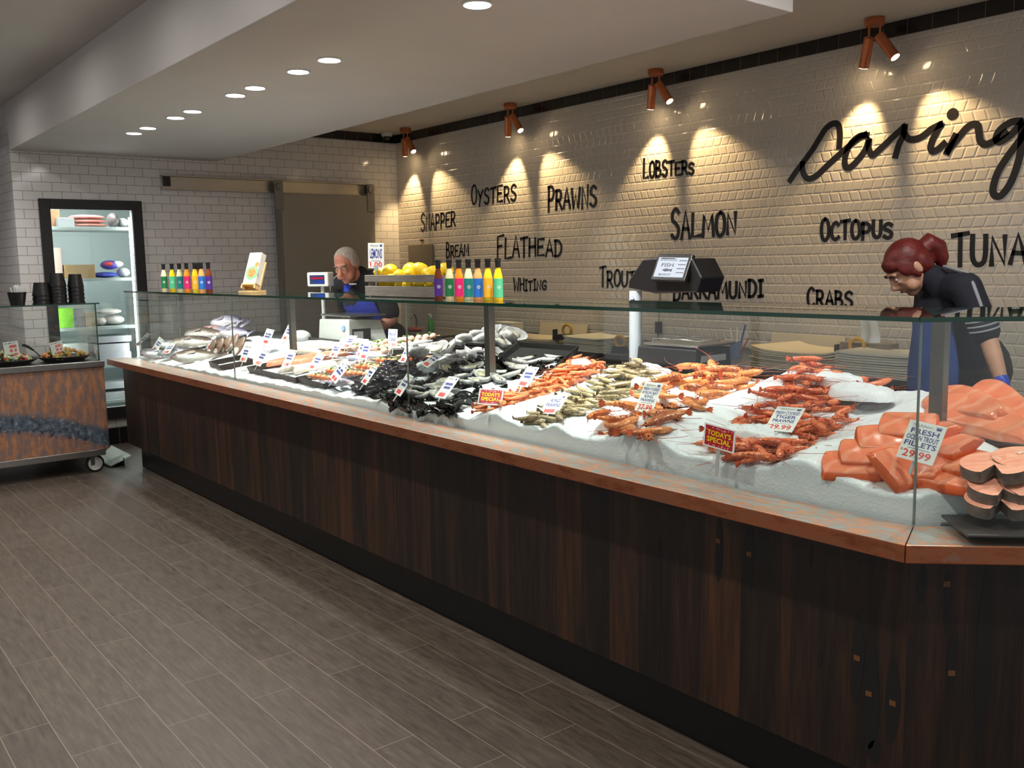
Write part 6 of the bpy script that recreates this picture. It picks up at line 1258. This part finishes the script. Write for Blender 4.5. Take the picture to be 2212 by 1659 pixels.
t = thing('coolroom_lamp', 'vertical white light tube inside the cold room at the right of the glass door', 'lamp', (XE-.20, 2.69, 0)); obj('tube', MB().cyl((0, 0, .5), (0, 0, 2.05), .014), M_TUBE, t); obj('tube_holder', MB().box((-.02, .02, .45), (.02, .035, 2.1)), M_WHITE, t)
t = thing('coolroom_lamp', 'vertical white light tube inside the cold room at the left of the glass door', 'lamp', (XE-.20, 1.93, 0)); obj('tube', MB().cyl((0, 0, .5), (0, 0, 2.05), .014), M_TUBE, t); obj('tube_holder', MB().box((-.02, -.035, .45), (.02, -.02, 2.1)), M_WHITE, t)
l = bpy.data.lights.new('coolroom_light', 'AREA'); l.shape = 'RECTANGLE'; l.size = .5; l.size_y = .12; l.energy = 16; l.color = (.93, .98, 1); o = bpy.data.objects.new('coolroom_light', l); COL.objects.link(o); o.location = (XE-.42, 2.3, 2.39)
t = thing('coolroom_lamp', 'flat ceiling light inside the cold room', 'lamp', (XE-.42, 2.3, 2.399)); obj('diffuser', MB().box((-.25, -.06, -.004), (.25, .06, 0)), emis('coolroom_panel_light', (.93, .98, 1, 1), 9.0), t)
XS = XE-.26
sh = thing('coolroom_shelving', 'white wire-fronted shelving inside the cold room', 'shelving', (XS, 0, 0))
zsl = [at_x(200, y, XS).z for y in (490, 601, 706, 790, 868)]
for z in zsl: obj('shelf', MB().box((-.5, 1.84, z-.028), (.02, 3.1, z)), M_CW, sh, bevel=.002)
for x in (-.49, .0):
    for y in (1.83, 3.11): obj('upright', MB().box((x-.012, y-.012, .2005), (x+.012, y+.012, 2.3)), M_WHITE, sh)
def box_item(px0, py0, px1, si, name, label, cat, col, dep=.25, group=None, soft=False, dz=0, dx=0):
    z = zsl[si]+.0006+dz; a = at_x(px0, py0, XS-.02-dx); c = at_x(px1, py0, XS-.02-dx); h_ = max(.03, a.z-z); w = c.y-a.y
    m_ = mat(name+'_%d_%d_%d' % col, rgb(*col), .45, var=.12, vs=12)
    if soft:
        b = MB().ell((0, 0, h_*.5), (dep*.5, w*.52, h_*.5), 16, 10); b.cur = 0
    else: b = MB().box((-dep/2, -w/2, 0), (dep/2, w/2, h_))
    o = obj(name, b, m_, smooth=180 if soft else None, bevel=0 if soft else .004); o.location = (XS-.02-dx-dep/2, a.y+w/2, z); return tag(o, label, cat, group)
for k, (py, dz) in enumerate([(480, 0), (471, .034), (462, .068)]): box_item(160-2*k, py, 238-3*k, 0, 'meat_pack', ['pink packet at the bottom of the pile on the top cold-room shelf', 'pink packet in the middle of the pile on the top cold-room shelf', 'pink packet on top of the pile on the top cold-room shelf'][k], 'packet', (212, 140, 128), .24, 'pink packets', True, dz)
box_item(126, 470, 160, 0, 'carton', 'pale grey carton left of the pink packets on the top shelf', 'box', (176, 182, 184)); box_item(108, 452, 128, 0, 'carton', 'brown striped carton at the top left corner of the cold room', 'box', (168, 122, 86), dx=.1); box_item(240, 458, 262, 0, 'dark_bag', 'dark bag at the right of the top cold-room shelf', 'bag', (92, 84, 82), soft=True); box_item(262, 470, 284, 0, 'white_bag', 'white bag at the right end of the top cold-room shelf', 'bag', (226, 230, 232), soft=True)
box_item(138, 572, 205, 1, 'carton', 'kraft cardboard box on the second cold-room shelf', 'box', (182, 152, 106)); box_item(206, 588, 262, 1, 'blue_bag', 'blue printed bag lying low on the second cold-room shelf', 'bag', (54, 74, 178), soft=True); o = box_item(226, 562, 262, 1, 'blue_bag', 'blue and red printed bag lying on top of the other blue bag', 'bag', (70, 66, 170), soft=True, dz=.075)
obj('red_print', MB().ell((.06, -.02, .05), (.07, .05, .025), 10, 6), mat('red_bag_print', rgb(204, 56, 60), .5), o, smooth=180); obj('white_print', MB().ell((.05, .05, .05), (.075, .06, .03), 10, 6), mat('white_bag_print', rgb(226, 226, 230), .5), o, smooth=180)
box_item(262, 578, 286, 1, 'white_bag', 'white packet at the right end of the second cold-room shelf', 'bag', (232, 236, 238), soft=True); box_item(112, 535, 132, 1, 'sauce_tub', 'white and red tub at the left end of the second cold-room shelf', 'tub', (232, 206, 190))
box_item(124, 667, 158, 2, 'carton', 'bright green carton seen through the cart glass', 'box', (134, 214, 44)); box_item(158, 669, 180, 2, 'carton', 'grey carton beside the bright green one', 'box', (120, 122, 134)); box_item(184, 676, 206, 2, 'carton', 'brown carton behind the cart glass edge', 'box', (196, 168, 128))
for k, (a0, y0, a1, dz) in enumerate([(206, 684, 236, 0), (230, 682, 276, 0), (218, 668, 270, .10)]): box_item(a0, y0, a1, 2, 'white_bag', ['white bag lowest left on the third cold-room shelf', 'white bag lowest right on the third cold-room shelf', 'white bag lying over two others on the third cold-room shelf'][k], 'bag', (226, 222, 218), .3, 'white bags on the third shelf', True, dz)
for k, (a0, y0, a1, dz) in enumerate([(208, 764, 284, 0), (204, 745, 280, .10), (210, 728, 284, .20)]): box_item(a0, y0, a1, 3, 'carton', ['lowest pale grey carton of the stack above the counter end', 'middle pale grey carton of the stack above the counter end', 'topmost pale grey carton of the stack above the counter end'][k], 'box', (186, 188, 194), .35, 'grey cartons', False, dz)
box_item(130, 744, 190, 3, 'carton', 'white carton with a red diamond seen through the cart glass', 'box', (228, 234, 232))
for k, (y0, dz) in enumerate([(850, 0), (828, .10)]): box_item(214, y0, 286, 4, 'carton', ['white carton on the bottom cold-room shelf', 'white carton lying on the bottom-shelf carton'][k], 'box', (200, 206, 208), .35, 'bottom cartons', False, dz)
# ================================================================ price cards
M_CARD = mat('white_price_card', rgb(236, 238, 232), .35); M_BLUE = mat('blue_card_ink', rgb(46, 52, 140), .5); M_REDI = mat('red_card_ink', rgb(226, 62, 58), .5); M_GRI = mat('grey_card_ink', rgb(120, 124, 122), .5); M_STK = mat('clear_white_stake', rgb(170, 174, 170), .3); M_REDC = mat('red_special_card', rgb(176, 24, 38), .4); M_YEL = mat('yellow_special_ink', rgb(240, 226, 20), .4); M_PINKS = mat('pale_pink_stars', rgb(240, 200, 204), .5)
def solve(px, dz=.02, base=None, fix=None):
    """card plane from its four corners (TL,TR,BR,BL) seen in the picture and the ice it is stuck in"""
    TL, TR_, BR_, BL = px; mx, my = (BL[0]+BR_[0])/2, (BL[1]+BR_[1])/2
    P0 = base if base is not None else surf(mx, my)
    if base is None: d0 = ray(mx, my); P0 = P0-d0*(dz/abs(d0.z))*.6
    best = None
    for yaw in (range(-40, 41, 8) if fix is None else [fix[0]]):
        for tl_ in (range(-5, 66, 5) if fix is None else [fix[1]]):
            a, b_ = R(yaw), R(tl_); n = Vector((math.sin(a)*math.cos(b_), -math.cos(a)*math.cos(b_), math.sin(b_)))
            q = []
            for p in px:
                d = ray(*p); dn = d.dot(n)
                if abs(dn) < .05: break
                q.append(CAMP+d*((P0-CAMP).dot(n)/dn))
            if len(q) < 4: continue
            w = ((q[1]-q[0])+(q[2]-q[3]))/2; u = ((q[0]-q[3])+(q[1]-q[2]))/2
            if w.length < .001 or u.length < .001: continue
            c = abs(w.normalized().dot(u.normalized()))*1.0+.004*abs(yaw)*.5+.003*abs(tl_-30)+.8*abs((q[1]-q[0]).length-(q[2]-q[3]).length)/w.length
            rt = u.length/w.length; c += .25*max(0, 1.0-rt)+.25*max(0, rt-2.0)
            if best is None or c < best[0]: best = (c, q, w, u, n)
    c, q, w, u, n = best
    x = w.normalized(); z = (u-x*u.dot(x)).normalized(); y = z.cross(x); o = (q[2]+q[3])/2
    return o, x, y, z, w.length, u.length
def words_blocks(mb, x0, x1, z0, z1, rr, y=-.0010):
    x = x0
    while x < x1-.004:
        w = min(rr.uniform(.0045, .0085)*((x1-x0)/.06), x1-x)
        if rr.random() < .93: mb.box((x, y, z0), (x+w*.8, y+.0004, z1-rr.uniform(0, .1)*(z1-z0)))
        x += w
def squiggle(mb, x0, x1, z0, h, y=-.0009):
    n = 26; mb.ribbon([(x0+(x1-x0)*k/n, z0+h*.5*math.sin(k*1.35)*math.exp(-((k-8)/14)**2)) for k in range(n+1)], h*.10, .0004, lambda u, v, d: (u, y-d, v))
def card(px, label, lines=None, price=None, dz=.02, base=None, stake=True, grp='white price cards', fix=None):
    o, x, y, z, w, h = solve(px, dz, base, fix); rr = random.Random(int(px[0][0]*7+px[0][1]))
    t = thing('price_card', label, 'price card', M=frameM(o, x, y, z), group=grp)
    obj('card', MB().box((-w/2, -.0006, 0), (w/2, .0006, h)), M_CARD, t)
    hd = MB(); squiggle(hd, -w*.36, w*.16, h*.90, h*.09); obj('script_heading', hd, M_GRI, t); lg = MB().box((w*.26, -.0010, h*.865), (w*.39, -.0006, h*.915)).box((w*.24, -.0010, h*.925), (w*.41, -.0006, h*.94)); obj('logo', lg, M_BLUE, t)
    tb = MB()
    if lines:
        n = len(lines); zt_, zb_ = h*.83, h*.34; st = (zt_-zb_)/n
        for k, s_ in enumerate(lines):
            z1 = zt_-st*k-st*.10; z0 = zt_-st*(k+1)+st*.10
            wd_ = w*(.43 if len(s_) > 6 else .38 if len(s_) > 4 else .24); text_add(tb, s_, -wd_, wd_, z0, z1, -.0010)
    else:
        for k in range(2): words_blocks(tb, -w*.34, w*.34, h*(.60-.17*k), h*(.72-.17*k), rr)
    tb.box((-w*.3, -.0010, h*.30), (w*.3, -.0006, h*.308)); obj('blue_lettering', tb, M_BLUE, t)
    pb = MB()
    if price: text_add(pb, price, -w*.38, w*.38, h*.07, h*.26, -.0010); text_add(pb, '$', -w*.46, -w*.41, h*.2, h*.27, -.0010)
    else: words_blocks(pb, -w*.30, w*.30, h*.06, h*.25, rr)
    obj('red_price', pb, M_REDI, t)
    if stake: obj('stake', MB().box((-.004, .0008, -.035), (.004, .0025, .02)), M_STK, t)
    return t
def Q(a, b_, c, d): return [a, b_, c, d]
card(Q((1967, 904), (2047, 925.6), (2014, 1005), (1935.5, 987.6)), 'large price card reading FRESH OCEAN TROUT FILLETS $29.99 among the orange fillets', ['FRESH', 'OCEAN TROUT', 'FILLETS'], '29.99', .06)
card(Q((1678.8, 877), (1739.8, 882.6), (1710, 934), (1650, 929)), 'price card reading FRESH COOKED TIGER PRAWNS 29.99', ['FRESH COOKED', 'TIGER', 'PRAWNS'], '29.99', .05)
card(Q((1394, 823.7), (1434.6, 829), (1407.5, 893), (1371, 888)), 'price card reading FRESH COOKED BYRON BAY KING PRAWNS 37.99', ['FRESH COOKED', 'BYRON BAY', 'KING', 'PRAWNS'], '37.99', .05)
card(Q((1187.7, 853.7), (1227, 853.7), (1204, 896), (1164, 892)), 'price card reading KING PRAWNS on the raw grey prawns, its price half buried in ice', ['KING', 'PRAWNS'], None, .03)
card(Q((1139, 791.5), (1166, 794), (1139, 837), (1115, 833)), 'price card standing at the left edge of the small orange prawns', None, None, .05)
card(Q((837.5, 710.5), (858, 711.5), (857, 752), (838.6, 751)), 'upright price card reading PRAWN KEBABS 1.90 among the pale skewers', ['PRAWN', 'KEBABS'], '1.90', .07)
for k, (c_, lb) in enumerate([
    (Q((318, 719), (325, 722), (299, 748), (291, 745)), 'dim price card farthest left, over the pink fish by the glass corner'), (Q((344, 727), (354.5, 735), (338, 762), (328, 754)), 'tilted price card second from the far end of the case'), (Q((364, 742), (383, 739), (365, 764), (350.6, 764)), 'price card third from the far end, above the grey fish'),
    (Q((461, 725), (467, 727), (451, 754), (445, 752)), 'price card seen edge-on beside the row of brown fillets'), (Q((577, 709.5), (594, 713.5), (580, 745), (564, 741)), 'price card standing at the back, left of the tallest leaning one'), (Q((624, 700), (636.5, 704.5), (620, 738), (607.7, 732)), 'tall price card leaning right at the back, near the steel post'),
    (Q((528, 745), (544.6, 747), (530, 783), (518, 780)), 'price card at the left end of the black fillet tray'), (Q((570, 753.6), (584.7, 757.3), (562, 792), (548, 787)), 'price card over the salmon fillets in the black tray'), (Q((625, 755), (644, 757), (623, 794), (608.7, 791)), 'price card over the white fillets in the black tray'),
    (Q((686, 763), (704, 765.5), (680, 801), (663.6, 795)), 'price card over the chopped octopus'), (Q((741, 780), (753, 794), (725, 830.5), (712, 814)), 'price card twisted to the right at the end of the salmon skewers'), (Q((723.6, 739), (741, 741), (727, 772), (711, 770)), 'price card behind the salmon skewers, left of the twin cards'),
    (Q((755, 725), (773.5, 725), (754, 751.5), (741, 750)), 'price card leaning right at the back, with bare white above its print'), (Q((782, 732), (797, 733), (783, 772), (769, 771)), 'rear one of the twin cards behind the skewers'), (Q((788.7, 736.6), (805, 738), (792, 777.6), (774.5, 774.6)), 'front one of the twin cards behind the skewers'),
    (Q((879, 742), (892, 743), (875, 784), (862, 782)), 'price card leaning between the small round tubs'), (Q((804, 789), (816, 795), (791, 832), (779, 826)), 'pale price card at the left edge of the mussels'), (Q((880, 805), (893.5, 814), (865, 856), (851, 849)), 'price card leaning over the mussels by the glass joint'),
    (Q((947, 757.6), (961.6, 766.7), (923, 795), (909.6, 786)), 'price card lying well over to the right, before the large shells'), (Q((969.5, 813), (994.4, 816.4), (960.5, 862), (940, 857)), 'price card standing in the opened oysters')]):
    card(c_, lb, None, None, .05, base=at_x(296, 746, -7.5) if k == 0 else None)
def special(px, label, base=None, stick=True, dz=.05):
    o, x, y, z, w, h = solve(px, dz, base); rr = random.Random(3); t = thing('special_sign', label, 'sign', M=frameM(o, x, y, z), group="red special signs")
    obj('card', MB().box((-w/2, -.0008, 0), (w/2, .0008, h)), M_CARD, t); obj('red_panel', MB().box((-w*.45, -.0013, h*.07), (w*.45, -.0009, h*.94)), M_REDC, t)
    b = MB(); text_add(b, "TODAY'S", -w*.38, w*.38, h*.53, h*.76, -.0017); text_add(b, 'SPECIAL', -w*.38, w*.38, h*.24, h*.47, -.0017); obj('yellow_lettering', b, M_YEL, t)
    b = MB()
    for k in range(26):
        u, v = rr.uniform(-.42, .42)*w, rr.uniform(.1, .91)*h
        if .2*h < v < .8*h and abs(u) < .40*w: v = .12*h if k % 2 else .87*h
        b.tube([(u, -.0014, v), (u, -.0017, v)], w*.016, 6)
    obj('stars', b, M_PINKS, t); obj('stake', MB().box((-.006, .001, -.085), (.006, .003, .02)), M_STK, t); return t
special(Q((1036, 839), (1089, 842), (1082.6, 876), (1031.7, 873)), "red and yellow TODAY'S SPECIAL sign on the small orange prawns"); special(Q((1521.4, 912.4), (1589, 929.5), (1585, 981), (1518.7, 960)), "red and yellow TODAY'S SPECIAL sign staked in front of the tiger prawns")
# lemon price card on its stake in the crate
bl = at_y(813, 582, YCR+.03); t = card(Q((797, 525), (831.5, 525), (829.7, 580.5), (796, 579)), 'price card reading LEMONS 1.00 standing up from the lemon crate', ['LEMONS'], '1.00', 0, bl, stake=False, fix=(8, 0)); obj('clip', MB().box((-.014, -.004, -.012), (.014, .004, .012)).cyl((0, 0, -.10), (0, 0, -.01), .004, n=8), M_STK, t)
# the two cards on the cart
def cartcard(px, label):
    a = [at_x(x, y, XC0-.16) for x, y in px]; w = ((a[1]-a[0])+(a[2]-a[3]))/2; u = ((a[0]-a[3])+(a[1]-a[2]))/2; o = (a[2]+a[3])/2; x = w.normalized(); z = (u-x*u.dot(x)).normalized(); y = z.cross(x); w, h = w.length, u.length
    t = thing('price_card', label, 'price card', M=frameM(o, x, y, z), group='cart price cards'); obj('card', MB().box((-w/2, -.0008, 0), (w/2, .0008, h)), M_CARD, t); rr = random.Random(5); b = MB()
    for k in range(3): words_blocks(b, -w*.12, w*.38, h*(.62-.24*k), h*(.80-.24*k), rr)
    obj('red_price', b, M_REDI, t); b = MB(); words_blocks(b, -w*.40, w*.30, h*.88, h*.93, rr); obj('blue_lettering', b, M_BLUE, t); obj('stake', MB().box((-.006, .001, -.05), (.006, .003, .02)), M_STK, t)
cartcard([(6, 740), (37, 736), (45, 772), (12, 777)], 'white card with red prices in the tomato salad'); cartcard([(101, 743), (127, 737), (143, 766), (115, 774)], 'white curled card with red prices in the golden salad')
